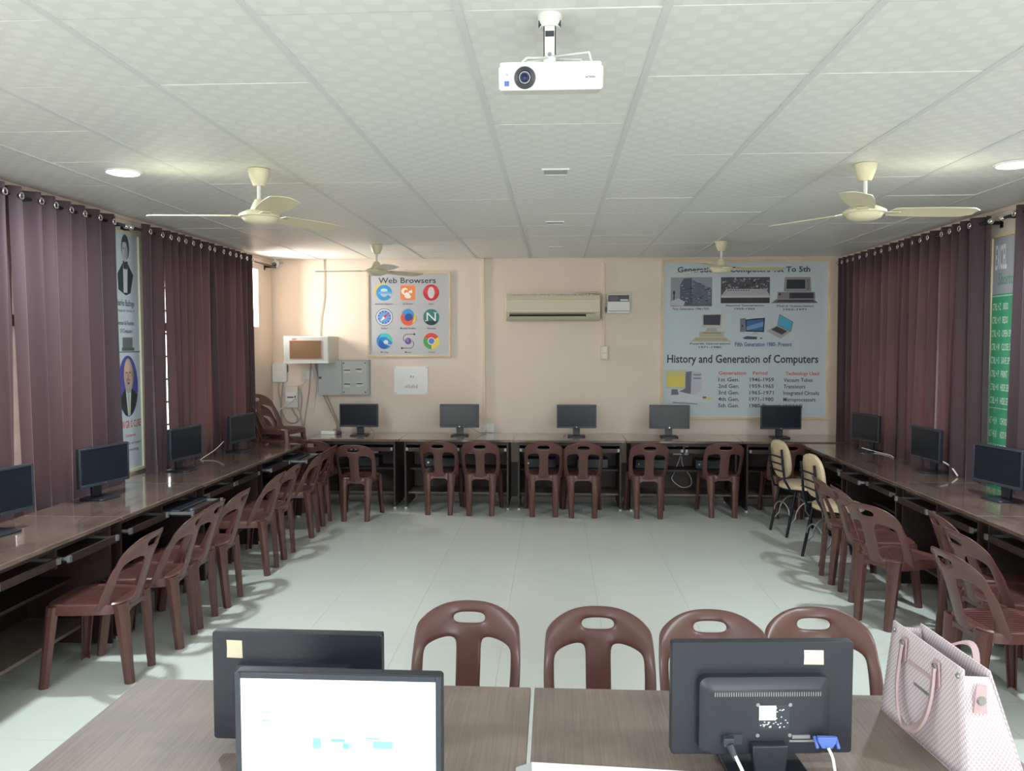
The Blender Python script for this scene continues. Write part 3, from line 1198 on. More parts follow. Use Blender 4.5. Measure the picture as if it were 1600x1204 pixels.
rod(PL, 3.1, 5.74, 'dark curtain rod carrying the two nearer left wall curtains', XL)
rod(PL, 5.86, 8.93, 'dark curtain rod over the two farther left wall curtains, reaching the corner', XL)
rod(PR, 5.90, 8.93, 'dark curtain rod above the three farther right wall curtains', XR)
rod(PR, 3.9, 5.70, 'dark curtain rod with ball end at the right frame edge', XR)

# ------------------------------------------------------------------ text and flat print
_fontcache = {}


def text_geo(body, bold=0.0):
    key = (body, bold)
    if key in _fontcache:
        return _fontcache[key]
    cu = bpy.data.curves.new('t', 'FONT')
    cu.body = body
    cu.resolution_u = 2
    cu.offset = bold
    ob = bpy.data.objects.new('t', cu)
    me = bpy.data.meshes.new_from_object(ob)
    vs = [(v.co.x, v.co.y) for v in me.vertices]
    fs = [tuple(p.vertices) for p in me.polygons]
    bpy.data.objects.remove(ob)
    bpy.data.meshes.remove(me)
    xs = [v[0] for v in vs]
    _fontcache[key] = (vs, fs, min(xs), max(xs))
    return _fontcache[key]


_pm = {}


def pmat(c):
    if c not in _pm:
        _pm[c] = mat('print_ink', rgb(*c), 0.6)
    return _pm[c]


class Print:
    """flat print on a board: u to the right, v up, seen from the front"""

    def __init__(s):
        s.v = []
        s.f = []
        s.m = []
        s.cols = []
        s.marks = []

    def col(s, c):
        if c not in s.cols:
            s.cols.append(c)
        return s.cols.index(c)

    def poly(s, pts, c, lay=1):
        o = len(s.v)
        s.v += [(p[0], p[1], lay * 0.0004) for p in pts]
        s.f.append(tuple(range(o, o + len(pts))))
        s.m.append(s.col(c))

    def rect(s, u0, u1, v0, v1, c, lay=1):
        s.poly([(u0, v0), (u1, v0), (u1, v1), (u0, v1)], c, lay)

    def ell(s, u, v, a, b_, c, lay=1, n=28, a0=0, a1=360):
        s.poly([(u + a * math.cos(rd(a0 + (a1 - a0) * k / n)), v + b_ * math.sin(rd(a0 + (a1 - a0) * k / n))) for k in range(n if a1 - a0 >= 360 else n + 1)], c, lay)

    def arc(s, u, v, r0, r1, a0, a1, c, lay=1, n=24, taper=False, sy=1.0):
        for k in range(n):
            p, q = rd(a0 + (a1 - a0) * k / n), rd(a0 + (a1 - a0) * (k + 1) / n)
            f0 = math.sin(PI * k / n) if taper else 1
            f1 = math.sin(PI * (k + 1) / n) if taper else 1
            rm = (r0 + r1) / 2
            h = (r1 - r0) / 2
            s.poly([(u + (rm - h * f0) * math.cos(p), v + sy * (rm - h * f0) * math.sin(p)), (u + (rm + h * f0) * math.cos(p), v + sy * (rm + h * f0) * math.sin(p)),
                    (u + (rm + h * f1) * math.cos(q), v + sy * (rm + h * f1) * math.sin(q)), (u + (rm - h * f1) * math.cos(q), v + sy * (rm - h * f1) * math.sin(q))], c, lay)

    def text(s, body, u0, u1, v, h, c, bold=0.0, lay=3, center=False):
        """cap height h, baseline v, stretched to the width u0..u1"""
        vs, fs, a, b_ = text_geo(body, bold)
        kx = (u1 - u0) / (b_ - a)
        ky = h / 0.69
        o = len(s.v)
        s.v += [(u0 + (x - a) * kx, v + y * ky, lay * 0.0004) for x, y in vs]
        fa = len(s.f)
        for f in fs:
            s.f.append(tuple(i + o for i in f))
            s.m.append(s.col(c))
        s.marks.append((fa, len(s.f)))

    def lines(s, name, parent, M):
        """every line of writing as a part of its own, the rest as one printed ground"""
        v0, f0, m0 = s.v, s.f, s.m
        bounds = s.marks
        used = set()
        for (fa, fb) in bounds:
            used |= set(range(fa, fb))
            idx = sorted({i for f in f0[fa:fb] for i in f})
            mp_ = {i: k for k, i in enumerate(idx)}
            q = Print()
            q.v = [v0[i] for i in idx]
            q.f = [tuple(mp_[i] for i in f) for f in f0[fa:fb]]
            q.cols = [s.cols[m0[fa]]]
            q.m = [0] * len(q.f)
            q.build(name, parent, M)
        rest = [k for k in range(len(f0)) if k not in used]
        for k in rest:
            f = f0[k]
            q = Print()
            q.v = [v0[i] for i in f]
            q.f = [tuple(range(len(f)))]
            q.cols = [s.cols[m0[k]]]
            q.m = [0]
            q.build('printed_ground', parent, M)

    def build(s, name, parent, M):
        me = bpy.data.meshes.new(name)
        me.from_pydata([tuple(M @ Vector(v)) for v in s.v], [], s.f)
        for c in s.cols:
            me.materials.append(pmat(c))
        me.polygons.foreach_set('material_index', s.m)
        me.update()
        return link(name, me, parent)


def board(name, label, w, h, origin, face, base, fr=0.022, frame_mat=None):
    """board of w x h, origin = lower left corner as seen from the room, face: 'S' faces -Y, 'E' faces +X, 'W' faces -X"""
    t = thing(name, label, 'poster', origin)
    if face == 'S':
        R3 = Matrix(((1, 0, 0), (0, 0, -1), (0, 1, 0)))
    elif face == 'E':   # on the left wall; seen from the room, right is +Y
        R3 = Matrix(((0, 0, 1), (1, 0, 0), (0, 1, 0)))
    else:               # on the right wall; right is -Y
        R3 = Matrix(((0, 0, -1), (-1, 0, 0), (0, 1, 0)))
    M = R3.to_4x4()
    part('panel', MB().box(0, w, 0, h, 0.0, 0.006, M), base, t)
    f = MB()
    for q in ((0, fr, 0, h), (w - fr, w, 0, h)):
        part('frame_strip', MB().box(q[0], q[1], q[2], q[3], 0.006, 0.018, M), frame_mat or M_lightwood, t)
    for q in ((fr, w - fr, 0, fr), (fr, w - fr, h - fr, h)):
        part('frame_strip', MB().box(q[0], q[1], q[2], q[3], 0.006, 0.018, M), frame_mat or M_lightwood, t)
    return t, Matrix.Translation(M @ Vector((0, 0, 0.0062))) @ M


BLK = (40, 42, 52)
# ---- web browsers board
bw, bh = 0.970, 0.975
t, M = board('framed_board', 'framed board of nine web browser logos above the white wall plate', bw, bh, (-2.158, YB - 0.001, 1.612), 'S', M_bluegrey)
p = Print()
p.text('Web Browsers', 0.135, 0.80, 0.845, 0.062, BLK, 0.004)
caps = ['Internet Explorer', 'UC Browser', 'Opera', 'Safari', 'Mozilla Firefox', 'Netscape', 'MS Edge', 'Mosaic', 'Chrome']
cx = [0.200, 0.475, 0.745]
cyy = [0.735, 0.455, 0.180]
for k, c in enumerate(caps):
    u, v = cx[k % 3], cyy[k // 3]
    hwid = 0.0058 * len(c) + 0.004
    p.text(c, u - hwid, u + hwid, v - 0.137, 0.020, (100, 84, 90), 0.01)
p.lines('lettering', t, M)
R = 0.093
# e with a gold swoosh
p = Print()
u, v = cx[0], cyy[0]
p.arc(u, v, R * 0.5, R * 0.98, -8, 330, (60, 150, 215), 2, 30)
p.rect(u - R * 0.7, u + R * 0.95, v - R * 0.12, v + R * 0.14, (90, 175, 230), 3)
p.arc(u - 0.005, v, R * 0.98, R * 1.22, 60, 215, (228, 200, 90), 4, 24, True)
p.ell(u, v + R * 0.35, R * 0.42, R * 0.18, (190, 220, 235), 4)
p.build('logo', t, M)
# orange square with a white squirrel shape
p = Print()
u, v = cx[1], cyy[0]
p.poly([(u + a, v + b_) for a, b_ in rounded(-R * 0.92, R * 0.92, -R * 0.92, R * 0.92, 0.02)], (238, 140, 80), 1)
p.arc(u - R * 0.3, v + R * 0.15, R * 0.16, R * 0.5, 20, 300, (248, 240, 232), 2, 20, True)
p.ell(u - R * 0.1, v - R * 0.3, R * 0.34, R * 0.36, (248, 240, 232), 3)
p.ell(u + R * 0.35, v + R * 0.1, R * 0.24, R * 0.17, (248, 240, 232), 3)
p.poly([(u + R * 0.35, v + R * 0.2), (u + R * 0.5, v + R * 0.45), (u + R * 0.55, v + R * 0.15)], (248, 240, 232), 4)
p.ell(u + R * 0.22, v - R * 0.45, R * 0.2, R * 0.12, (248, 240, 232), 4)
p.ell(u + R * 0.05, v - R * 0.62, R * 0.3, R * 0.08, (248, 240, 232), 4)
p.build('logo', t, M)
# red O
p = Print()
u, v = cx[2], cyy[0]
p.ell(u, v, R, R, (206, 44, 56), 1)
p.ell(u, v + R * 0.25, R * 0.9, R * 0.6, (222, 70, 76), 2)
p.ell(u, v, R * 0.42, R * 0.72, (214, 214, 216), 3)
p.build('logo', t, M)
# compass
p = Print()
u, v = cx[0], cyy[1]
p.ell(u, v, R * 1.08, R * 1.08, (96, 98, 104), 1)
p.ell(u, v, R * 1.0, R * 1.0, (214, 220, 226), 2)
p.ell(u, v, R * 0.84, R * 0.84, (74, 122, 200), 3)
p.ell(u, v, R * 0.6, R * 0.6, (110, 160, 220), 4)
for k in range(12):
    a = rd(30 * k)
    ca, sa = math.cos(a), math.sin(a)
    p.poly([(u + ca * R * 0.62 - sa * 0.002, v + sa * R * 0.62 + ca * 0.002), (u + ca * R * 0.62 + sa * 0.002, v + sa * R * 0.62 - ca * 0.002),
            (u + ca * R * 0.80 + sa * 0.002, v + sa * R * 0.80 - ca * 0.002), (u + ca * R * 0.80 - sa * 0.002, v + sa * R * 0.80 + ca * 0.002)], (240, 240, 240), 5)
p.poly([(u + R * 0.55, v + R * 0.55), (u - R * 0.12, v + R * 0.12), (u + R * 0.12, v - R * 0.12)], (214, 60, 70), 6)
p.poly([(u - R * 0.55, v - R * 0.55), (u - R * 0.12, v + R * 0.12), (u + R * 0.12, v - R * 0.12)], (236, 236, 236), 6)
p.build('logo', t, M)
# fox around a globe
p = Print()
u, v = cx[1], cyy[1]
p.ell(u, v + R * 0.2, R * 0.80, R * 0.82, (64, 150, 214), 1)
p.ell(u + R * 0.1, v - R * 0.05, R * 0.5, R * 0.5, (56, 76, 150), 2)
p.arc(u, v - R * 0.02, R * 0.45, R * 1.03, 165, 372, (232, 96, 62), 3, 30, True)
p.arc(u, v, R * 0.42, R * 0.95, 130, 280, (226, 88, 66), 4, 24, True)
p.arc(u + R * 0.02, v, R * 0.72, R * 1.02, 300, 395, (240, 206, 90), 5, 20, True)
p.build('logo', t, M)
# N on green disc
p = Print()
u, v = cx[2], cyy[1]
p.ell(u, v, R, R, (54, 128, 128), 1)
p.ell(u, v, R, R, (40, 66, 70), 2, 20, 205, 335)
p.text('N', u - R * 0.58, u + R * 0.58, v - R * 0.5, R * 1.1, (236, 240, 240), 0.0, 5)
p.rect(u - R * 0.75, u - R * 0.35, v - R * 0.5, v - R * 0.4, (236, 240, 240), 5)
p.rect(u + R * 0.3, u + R * 0.75, v + R * 0.5, v + R * 0.6, (236, 240, 240), 5)
p.build('logo', t, M)
# wave swirl
p = Print()
u, v = cx[0], cyy[2]
p.ell(u, v, R, R, (48, 130, 205), 1)
p.ell(u, v, R, R, (90, 196, 150), 2, 20, -10, 110)
p.arc(u, v, R * 0.5, R * 1.0, 20, 150, (70, 190, 200), 3, 20, True)
p.arc(u + R * 0.1, v - R * 0.1, R * 0.25, R * 0.95, 150, 300, (40, 90, 175), 4, 20, True)
p.ell(u + R * 0.18, v - R * 0.12, R * 0.3, R * 0.26, (196, 214, 220), 5)
p.poly([(u + R * 0.1, v - R * 0.3), (u + R * 1.02, v - R * 0.45), (u + R * 0.95, v - R * 0.75), (u + R * 0.3, v - R * 0.45)], (176, 178, 182), 6)
p.build('logo', t, M)
# hooked curves around a ball
p = Print()
u, v = cx[1], cyy[2]
ink = (78, 70, 84)
p.arc(u - R * 0.1, v + R * 0.35, R * 0.46, R * 0.54, 90, 230, ink, 1)
p.rect(u - R * 0.1, u + R * 0.7, v + R * 0.81, v + R * 0.89, ink, 1)
p.arc(u + R * 0.2, v - R * 0.38, R * 0.46, R * 0.54, -90, 50, ink, 1)
p.rect(u - R * 0.7, u + R * 0.2, v - R * 0.92, v - R * 0.84, ink, 1)
p.ell(u + R * 0.78, v + R * 0.85, R * 0.13, R * 0.13, ink, 2)
p.ell(u - R * 0.78, v - R * 0.88, R * 0.13, R * 0.13, ink, 2)
p.ell(u, v, R * 0.40, R * 0.40, (106, 84, 150), 3)
p.ell(u - R * 0.08, v + R * 0.08, R * 0.2, R * 0.2, (140, 120, 180), 4)
p.build('logo', t, M)
# tricolour ring with blue centre
p = Print()
u, v = cx[2], cyy[2]
p.arc(u, v, R * 0.02, R * 1.0, 30, 150, (218, 76, 66), 1)
p.arc(u, v, R * 0.02, R * 1.0, 150, 270, (84, 160, 84), 1)
p.arc(u, v, R * 0.02, R * 1.0, 270, 390, (232, 208, 84), 1)
p.ell(u, v, R * 0.46, R * 0.46, (232, 234, 236), 3)
p.ell(u, v, R * 0.37, R * 0.37, (100, 130, 196), 4)
p.build('logo', t, M)

# ---- generations of computers board
bw, bh = 1.875, 1.80
t, M = board('framed_board', 'large framed history of computers board right of the air conditioner', bw, bh, (1.205, YB - 0.001, 0.905), 'S', M_paleblue, 0.028)
NAV = (46, 52, 72)
RED = (206, 76, 92)


def hx(px):     # board zoom pixel -> metres from the board's left edge
    return (px - 62) / (1198 - 62) * bw


def hy(py):
    return (1160 - py) / (1160 - 62) * bh


p = Print()
p.text('Generation of Computers 1st To 5th', hx(172), hx(1062), hy(147), 0.058, NAV, 0.02)
p.text('First Generation 1946-1959', hx(143), hx(386), hy(405), 0.026, NAV, 0.012)
p.text('Second Generation', hx(500), hx(757), hy(381), 0.020, NAV, 0.02)
p.text('1959-1965', hx(560), hx(696), hy(404), 0.020, NAV, 0.02)
p.text('Third Generation', hx(838), hx(1090), hy(386), 0.020, NAV, 0.02)
p.text('1965-1971', hx(888), hx(1040), hy(409), 0.020, NAV, 0.02)
p.text('Fourth Generation', hx(262), hx(534), hy(643), 0.020, NAV, 0.02)
p.text('1971-1980', hx(322), hx(474), hy(667), 0.020, NAV, 0.02)
p.text('Fifth Generation 1980- Present', hx(566), hx(950), hy(655), 0.045, (62, 84, 150), 0.02)
p.text('History and Generation of Computers', hx(108), hx(1128), hy(768), 0.088, NAV, 0.018)
p.text('Generation', hx(458), hx(644), hy(850), 0.038, RED, 0.02)
p.text('Period', hx(690), hx(788), hy(850), 0.038, RED, 0.02)
p.text('Technology Used', hx(910), hx(1134), hy(853), 0.038, RED, 0.02)
rows = [('1st Gen.', '1946-1959', 'Vacuum Tubes', 1092), ('2nd Gen.', '1959-1965', 'Transistors', 1044), ('3rd Gen.', '1965-1971', 'Integrated Circuits', 1138),
        ('4th Gen.', '1971-1980', 'Microprocessors', 1114), ('5th Gen.', '1980-Present', 'VLSI/ULSI', 1026)]
for k, (a, b_, c, e) in enumerate(rows):
    y = hy(897 + 45 * k)
    p.text(a, hx(458), hx(600), y, 0.042, NAV, 0.012)
    p.text(b_, hx(670), hx(832 if k < 4 else 880), y, 0.042, NAV, 0.012)
    p.text(c, hx(898), hx(e), y - 0.003, 0.042, NAV, 0.012)
p.lines('lettering', t, M)


def pic(fn, name='printed_picture'):
    q = Print()
    fn(q)
    return q.build(name, t, M)


def pr_(q, x0, x1, y0, y1, c, lay=1):
    q.rect(hx(x0), hx(x1), hy(y1), hy(y0), c, lay)


def f1(q):
    pr_(q, 127, 407, 182, 380, (150, 154, 162), 1)
    q.poly([(hx(127), hy(380)), (hx(407), hy(380)), (hx(407), hy(340)), (hx(200), hy(340))], (100, 104, 112), 2)
    r = random.Random(5)
    q.poly([(hx(190), hy(370)), (hx(190), hy(235)), (hx(215), hy(190)), (hx(270), hy(185)), (hx(275), hy(370))], (84, 92, 108), 3)
    q.poly([(hx(275), hy(370)), (hx(275), hy(200)), (hx(405), hy(262)), (hx(405), hy(340)), (hx(360), hy(375))], (98, 106, 122), 3)
    for k in range(46):
        x = r.uniform(195, 390)
        y = r.uniform(200 + max(0, x - 275) * 0.4, 355)
        w = r.uniform(6, 26)
        pr_(q, x, min(404, x + w), y, y + r.uniform(3, 8), r.choice([(46, 50, 62), (130, 136, 150), (60, 66, 80), (168, 172, 180)]), 4)
    q.ell(hx(150), hy(285), 0.012, 0.02, (40, 42, 48), 4)
    pr_(q, 146, 154, 290, 340, (60, 62, 68), 4)
    q.poly([(hx(130), hy(375)), (hx(130), hy(345)), (hx(180), hy(325)), (hx(225), hy(350)), (hx(215), hy(378))], (190, 192, 196), 5)


def f2(q):
    pr_(q, 466, 795, 182, 360, (82, 80, 90), 1)
    r = random.Random(6)
    for k in range(60):
        x = r.uniform(470, 780)
        y = r.uniform(185, 262)
        pr_(q, x, min(793, x + r.uniform(5, 18)), y, y + r.uniform(5, 20), r.choice([(50, 50, 60), (130, 128, 138), (166, 164, 172), (66, 64, 76)]), 2)
    q.poly([(hx(468), hy(308)), (hx(505), hy(262)), (hx(770), hy(262)), (hx(793), hy(305))], (176, 174, 178), 3)
    for k in range(9):
        pr_(q, 512 + k * 17, 522 + k * 17, 268, 275, (90, 88, 98), 4)
    q.poly([(hx(468), hy(326)), (hx(468), hy(308)), (hx(793), hy(305)), (hx(793), hy(322))], (196, 196, 198), 4)
    pr_(q, 466, 795, 322, 358, (60, 56, 66), 5)
    for k in range(9):
        pr_(q, 480 + k * 36, 483 + k * 36, 322, 358, (48, 46, 54), 6)


def f3(q):
    q.poly([(hx(893), hy(183)), (hx(1065), hy(183)), (hx(1072), hy(282)), (hx(888), hy(282))], (150, 144, 148), 1)
    q.poly([(hx(908), hy(200)), (hx(1030), hy(200)), (hx(1032), hy(262)), (hx(905), hy(262))], (40, 54, 58), 2)
    pr_(q, 1040, 1060, 196, 270, (124, 118, 122), 2)
    q.poly([(hx(848), hy(284)), (hx(1096), hy(284)), (hx(1100), hy(332)), (hx(845), hy(332))], (138, 130, 136), 3)
    pr_(q, 926, 1088, 290, 328, (54, 52, 62), 4)
    q.ell(hx(862), hy(300), 0.014, 0.014, (60, 60, 66), 5)
    q.poly([(hx(838), hy(334)), (hx(1090), hy(334)), (hx(1118), hy(360)), (hx(805), hy(360))], (112, 106, 112), 5)
    q.poly([(hx(858), hy(338)), (hx(1080), hy(338)), (hx(1098), hy(352)), (hx(840), hy(352))], (70, 66, 74), 6)


def f4(q):
    q.poly([(hx(338), hy(432)), (hx(480), hy(430)), (hx(474), hy(534)), (hx(345), hy(528))], (196, 194, 182), 1)
    q.poly([(hx(350), hy(440)), (hx(468), hy(438)), (hx(464), hy(510)), (hx(352), hy(508))], (66, 66, 84), 2)
    q.poly([(hx(378), hy(530)), (hx(436), hy(530)), (hx(452), hy(552)), (hx(362), hy(552))], (176, 174, 166), 2)
    q.poly([(hx(325), hy(554)), (hx(492), hy(554)), (hx(490), hy(590)), (hx(326), hy(590))], (186, 176, 152), 3)
    pr_(q, 345, 470, 560, 566, (140, 130, 108), 4)
    q.poly([(hx(300), hy(592)), (hx(505), hy(592)), (hx(545), hy(624)), (hx(262), hy(624))], (200, 194, 174), 4)
    for k in range(4):
        q.poly([(hx(302 - 8 * k), hy(597 + 6 * k)), (hx(505 + 8 * k), hy(597 + 6 * k)), (hx(507 + 8 * k), hy(600 + 6 * k)), (hx(300 - 8 * k), hy(600 + 6 * k))], (150, 144, 128), 5)


def f5(q):
    q.poly([(hx(598), hy(466)), (hx(636), hy(460)), (hx(640), hy(554)), (hx(600), hy(558))], (120, 124, 132), 1)
    q.ell(hx(614), hy(516), 0.01, 0.01, (50, 50, 60), 2)
    q.poly([(hx(634), hy(472)), (hx(700), hy(464)), (hx(766), hy(460)), (hx(760), hy(558)), (hx(640), hy(554))], (40, 46, 70), 2)
    q.poly([(hx(642), hy(480)), (hx(756), hy(468)), (hx(752), hy(550)), (hx(646), hy(546))], (64, 104, 160), 3)
    q.poly([(hx(642), hy(520)), (hx(756), hy(486)), (hx(754), hy(520)), (hx(644), hy(546))], (110, 156, 196), 4)
    q.poly([(hx(690), hy(556)), (hx(710), hy(556)), (hx(725), hy(574)), (hx(680), hy(574))], (180, 184, 190), 3)
    q.poly([(hx(618), hy(596)), (hx(645), hy(586)), (hx(716), hy(590)), (hx(712), hy(608)), (hx(630), hy(606))], (70, 84, 100), 3)
    q.ell(hx(742), hy(600), 0.016, 0.010, (120, 136, 140), 3)


def f6(q):
    q.poly([(hx(862), hy(434)), (hx(956), hy(488)), (hx(942), hy(556)), (hx(848), hy(510))], (120, 124, 130), 1)
    q.poly([(hx(866), hy(442)), (hx(950), hy(490)), (hx(938), hy(548)), (hx(852), hy(506))], (84, 176, 206), 2)
    q.poly([(hx(848), hy(512)), (hx(940), hy(556)), (hx(872), hy(604)), (hx(776), hy(550))], (168, 168, 172), 3)
    q.poly([(hx(846), hy(518)), (hx(916), hy(552)), (hx(880), hy(576)), (hx(808), hy(540))], (74, 68, 76), 4)


def f7(q):
    q.poly([(hx(94), hy(818)), (hx(240), hy(818)), (hx(234), hy(948)), (hx(100), hy(946))], (196, 196, 190), 1)
    q.poly([(hx(106), hy(828)), (hx(230), hy(828)), (hx(226), hy(938)), (hx(110), hy(936))], (222, 206, 96), 2)
    q.poly([(hx(106), hy(828)), (hx(230), hy(828)), (hx(229), hy(864)), (hx(107), hy(864))], (206, 196, 130), 3)
    q.poly([(hx(236), hy(832)), (hx(276), hy(826)), (hx(270), hy(986)), (hx(192), hy(968)), (hx(234), hy(946))], (112, 112, 126), 1)
    q.poly([(hx(276), hy(826)), (hx(346), hy(836)), (hx(346), hy(960)), (hx(310), hy(990)), (hx(270), hy(986))], (190, 190, 202), 2)
    pr_(q, 286, 338, 848, 856, (120, 120, 134), 3)
    pr_(q, 286, 338, 872, 880, (120, 120, 134), 3)
    q.poly([(hx(140), hy(952)), (hx(180), hy(952)), (hx(190), hy(990)), (hx(136), hy(992))], (110, 108, 120), 2)
    q.poly([(hx(95), hy(1000)), (hx(220), hy(985)), (hx(350), hy(1010)), (hx(320), hy(1050)), (hx(150), hy(1040))], (206, 210, 218), 2)
    q.poly([(hx(150), hy(1040)), (hx(320), hy(1050)), (hx(318), hy(1058)), (hx(148), hy(1048))], (130, 136, 156), 3)
    q.ell(hx(385), hy(1016), 0.06, 0.016, (216, 206, 130), 2)
    q.ell(hx(365), hy(1008), 0.025, 0.012, (120, 110, 120), 3)


for f in (f1, f2, f3, f4, f5, f6, f7):
    pic(f)

# ---- portrait poster, left wall
bw, bh = 0.42, 1.85
SQ = bw / 0.64
t, M = board('portrait_poster', 'tall framed poster of two portraits between the left wall curtains', bw, bh, (XL + 0.001, 5.72, 0.77), 'E', M_paleblue, 0.022, M_cream)
skin = (196, 160, 140)
p = Print()
p.text('Charles Babbage', 0.10, 0.50, 1.28, 0.045, (70, 74, 84), 0.01)
p.text('26 December 1791 - 18 October 1871', 0.10, 0.50, 1.235, 0.016, (110, 114, 122), 0.01)
p.text('Inventor & Founder', 0.10, 0.485, 1.135, 0.030, (50, 52, 62), 0.01)
p.text('Of Computers', 0.18, 0.44, 1.075, 0.028, (60, 62, 72), 0.01)
p.rect(0.03, 0.615, 0.925, 0.931, (50, 70, 110), 2)
p.text('JON GR O CURE', 0.10, 0.585, 0.345, 0.055, (190, 70, 80), 0.01)
p.text('Computer', 0.24, 0.47, 0.275, 0.022, (196, 96, 104), 0.01)
p.text('The father of modern', 0.14, 0.58, 0.215, 0.020, (150, 90, 104), 0.01)
p.text('computing', 0.24, 0.52, 0.165, 0.020, (150, 90, 104), 0.01)
p.lines('lettering', t, M @ Matrix.Diagonal((SQ, 1, 1, 1)))
p = Print()   # drawing of a man in a dark tail coat
uc = 0.325
p.poly([(uc - 0.16, 1.40), (uc - 0.17, 1.52), (uc - 0.06, 1.60), (uc + 0.06, 1.60), (uc + 0.17, 1.52), (uc + 0.10, 1.38), (uc, 1.36)], (64, 70, 78), 1)
p.poly([(uc - 0.05, 1.60), (uc + 0.05, 1.60), (uc + 0.03, 1.38), (uc - 0.05, 1.38)], (206, 210, 210), 2)
p.poly([(uc - 0.055, 1.62), (uc + 0.055, 1.62), (uc + 0.04, 1.56), (uc - 0.04, 1.56)], (70, 76, 84), 3)
p.ell(uc + 0.006, 1.725, 0.086, 0.098, (78, 82, 88), 3)
p.ell(uc - 0.006, 1.70, 0.060, 0.088, (186, 192, 194), 4)
p.poly([(uc - 0.066, 1.76), (uc - 0.02, 1.792), (uc + 0.05, 1.775), (uc + 0.075, 1.70), (uc + 0.062, 1.66), (uc + 0.050, 1.72), (uc + 0.02, 1.765)], (70, 74, 80), 5)
p.ell(uc + 0.02, 1.685, 0.032, 0.05, (168, 174, 178), 5)
p.rect(uc - 0.014, uc - 0.002, 1.675, 1.71, (150, 156, 160), 6)
p.rect(uc - 0.045, uc - 0.012, 1.713, 1.719, (90, 94, 100), 5)
p.rect(uc + 0.006, uc + 0.038, 1.713, 1.719, (90, 94, 100), 5)
p.rect(uc - 0.02, uc + 0.012, 1.655, 1.659, (110, 112, 118), 5)
p.build('printed_picture', t, M @ Matrix.Diagonal((SQ, 1, 1, 1)))
p = Print()   # engine of columns
p.rect(uc - 0.10, uc + 0.12, 0.94, 1.04, (130, 136, 132), 1)
for k in range(9):
    p.rect(uc - 0.09 + 0.022 * k, uc - 0.08 + 0.022 * k, 0.95, 1.035, (84, 90, 92), 2)
p.rect(uc - 0.12, uc + 0.15, 0.937, 0.962, (96, 104, 96), 3)
p.build('printed_picture', t, M @ Matrix.Diagonal((SQ, 1, 1, 1)))
p = Print()   # oval photograph: bearded man in a dark suit
v = 0.665
p.ell(uc, v, 0.215, 0.235, (84, 88, 160), 1, 40)
p.poly([(uc - 0.19, v - 0.10), (uc - 0.08, v - 0.02), (uc + 0.08, v - 0.02), (uc + 0.20, v - 0.08), (uc + 0.15, v - 0.16), (uc + 0.07, v - 0.222), (uc - 0.07, v - 0.222), (uc - 0.15, v - 0.16)], (58, 62, 62), 2)
p.poly([(uc - 0.06, v - 0.02), (uc + 0.06, v - 0.02), (uc + 0.03, v - 0.228), (uc - 0.02, v - 0.228)], (196, 210, 220), 3)
p.poly([(uc - 0.012, v - 0.06), (uc + 0.018, v - 0.06), (uc + 0.025, v - 0.228), (uc - 0.01, v - 0.228)], (196, 186, 130), 4)
p.ell(uc + 0.012, v + 0.075, 0.108, 0.115, (150, 138, 134), 5, 30)
p.ell(uc, v + 0.085, 0.095, 0.128, skin, 6, 30)
p.ell(uc - 0.02, v + 0.15, 0.055, 0.045, (212, 178, 158), 7, 24)
p.ell(uc, v + 0.005, 0.074, 0.060, (178, 168, 162), 7, 24)
p.ell(uc, v + 0.045, 0.052, 0.012, (160, 148, 142), 8, 20)
p.ell(uc + 0.098, v + 0.085, 0.016, 0.032, (186, 148, 130), 6, 16)
p.ell(uc, v + 0.022, 0.032, 0.009, (150, 100, 96), 9, 16)
p.rect(uc - 0.055, uc - 0.018, v + 0.10, v + 0.108, (90, 70, 66), 8)
p.rect(uc + 0.018, uc + 0.055, v + 0.10, v + 0.108, (90, 70, 66), 8)
p.poly([(uc - 0.012, v + 0.095), (uc + 0.008, v + 0.095), (uc + 0.016, v + 0.05), (uc - 0.018, v + 0.05)], (176, 138, 120), 8)
p.build('printed_picture', t, M @ Matrix.Diagonal((SQ, 1, 1, 1)))

# ---- green shortcut poster, right wall (right is -Y)
bw, bh = 0.66, 1.93
GREEN = mat('poster_green', rgb(72, 160, 118), 0.6)
t, M = board('shortcut_poster', 'green and grey spreadsheet shortcut poster on the right wall', bw, bh, (XR - 0.001, 6.06, 0.62), 'W', mat('poster_grey', rgb(170, 172, 178), 0.6), 0.022)
p = Print()
p.rect(0.022, bw - 0.022, 0.022, 1.50, (76, 166, 122), 1)
p.rect(0.022, bw - 0.022, 1.482, 1.49, (190, 220, 200), 2)
WH = (226, 240, 232)
p.text('EXCEL', 0.055, 0.20, 1.68, 0.17, (236, 240, 240), 0.02, 4)
p.ell(0.36, 1.80, 0.07, 0.12, (60, 130, 100), 2)
p.text('S', 0.305, 0.40, 1.72, 0.17, (236, 240, 240), 0.02, 4)
p.text('Shortcut Keys', 0.10, 0.50, 1.565, 0.085, (84, 160, 130), 0.0, 4)
rows = [('CTRL + Z', 'UNDO'), ('CTRL + Y', 'REDO'), ('CTRL + O', 'OPEN SPREADSHEET'), ('CTRL + W', 'CLOSE SPREADSHEET'), ('CTRL + S', 'SAVE SPREADSHEET'), ('CTRL + P', 'PRINT'),
        ('CTRL + 0', 'HIDE SELECTED COLUMN'), ('CTRL + 9', 'HIDE SELECTED ROW')]
y = 1.385
for a, b_ in rows:
    p.text(a, 0.035, 0.035 + 0.0135 * len(a), y, 0.048, WH, 0.01)
    p.text(b_, 0.17, 0.17 + 0.0165 * len(b_), y, 0.048, WH, 0.01)
    y -= 0.097
p.rect(0.03, bw - 0.03, 0.672, 0.676, WH, 3)
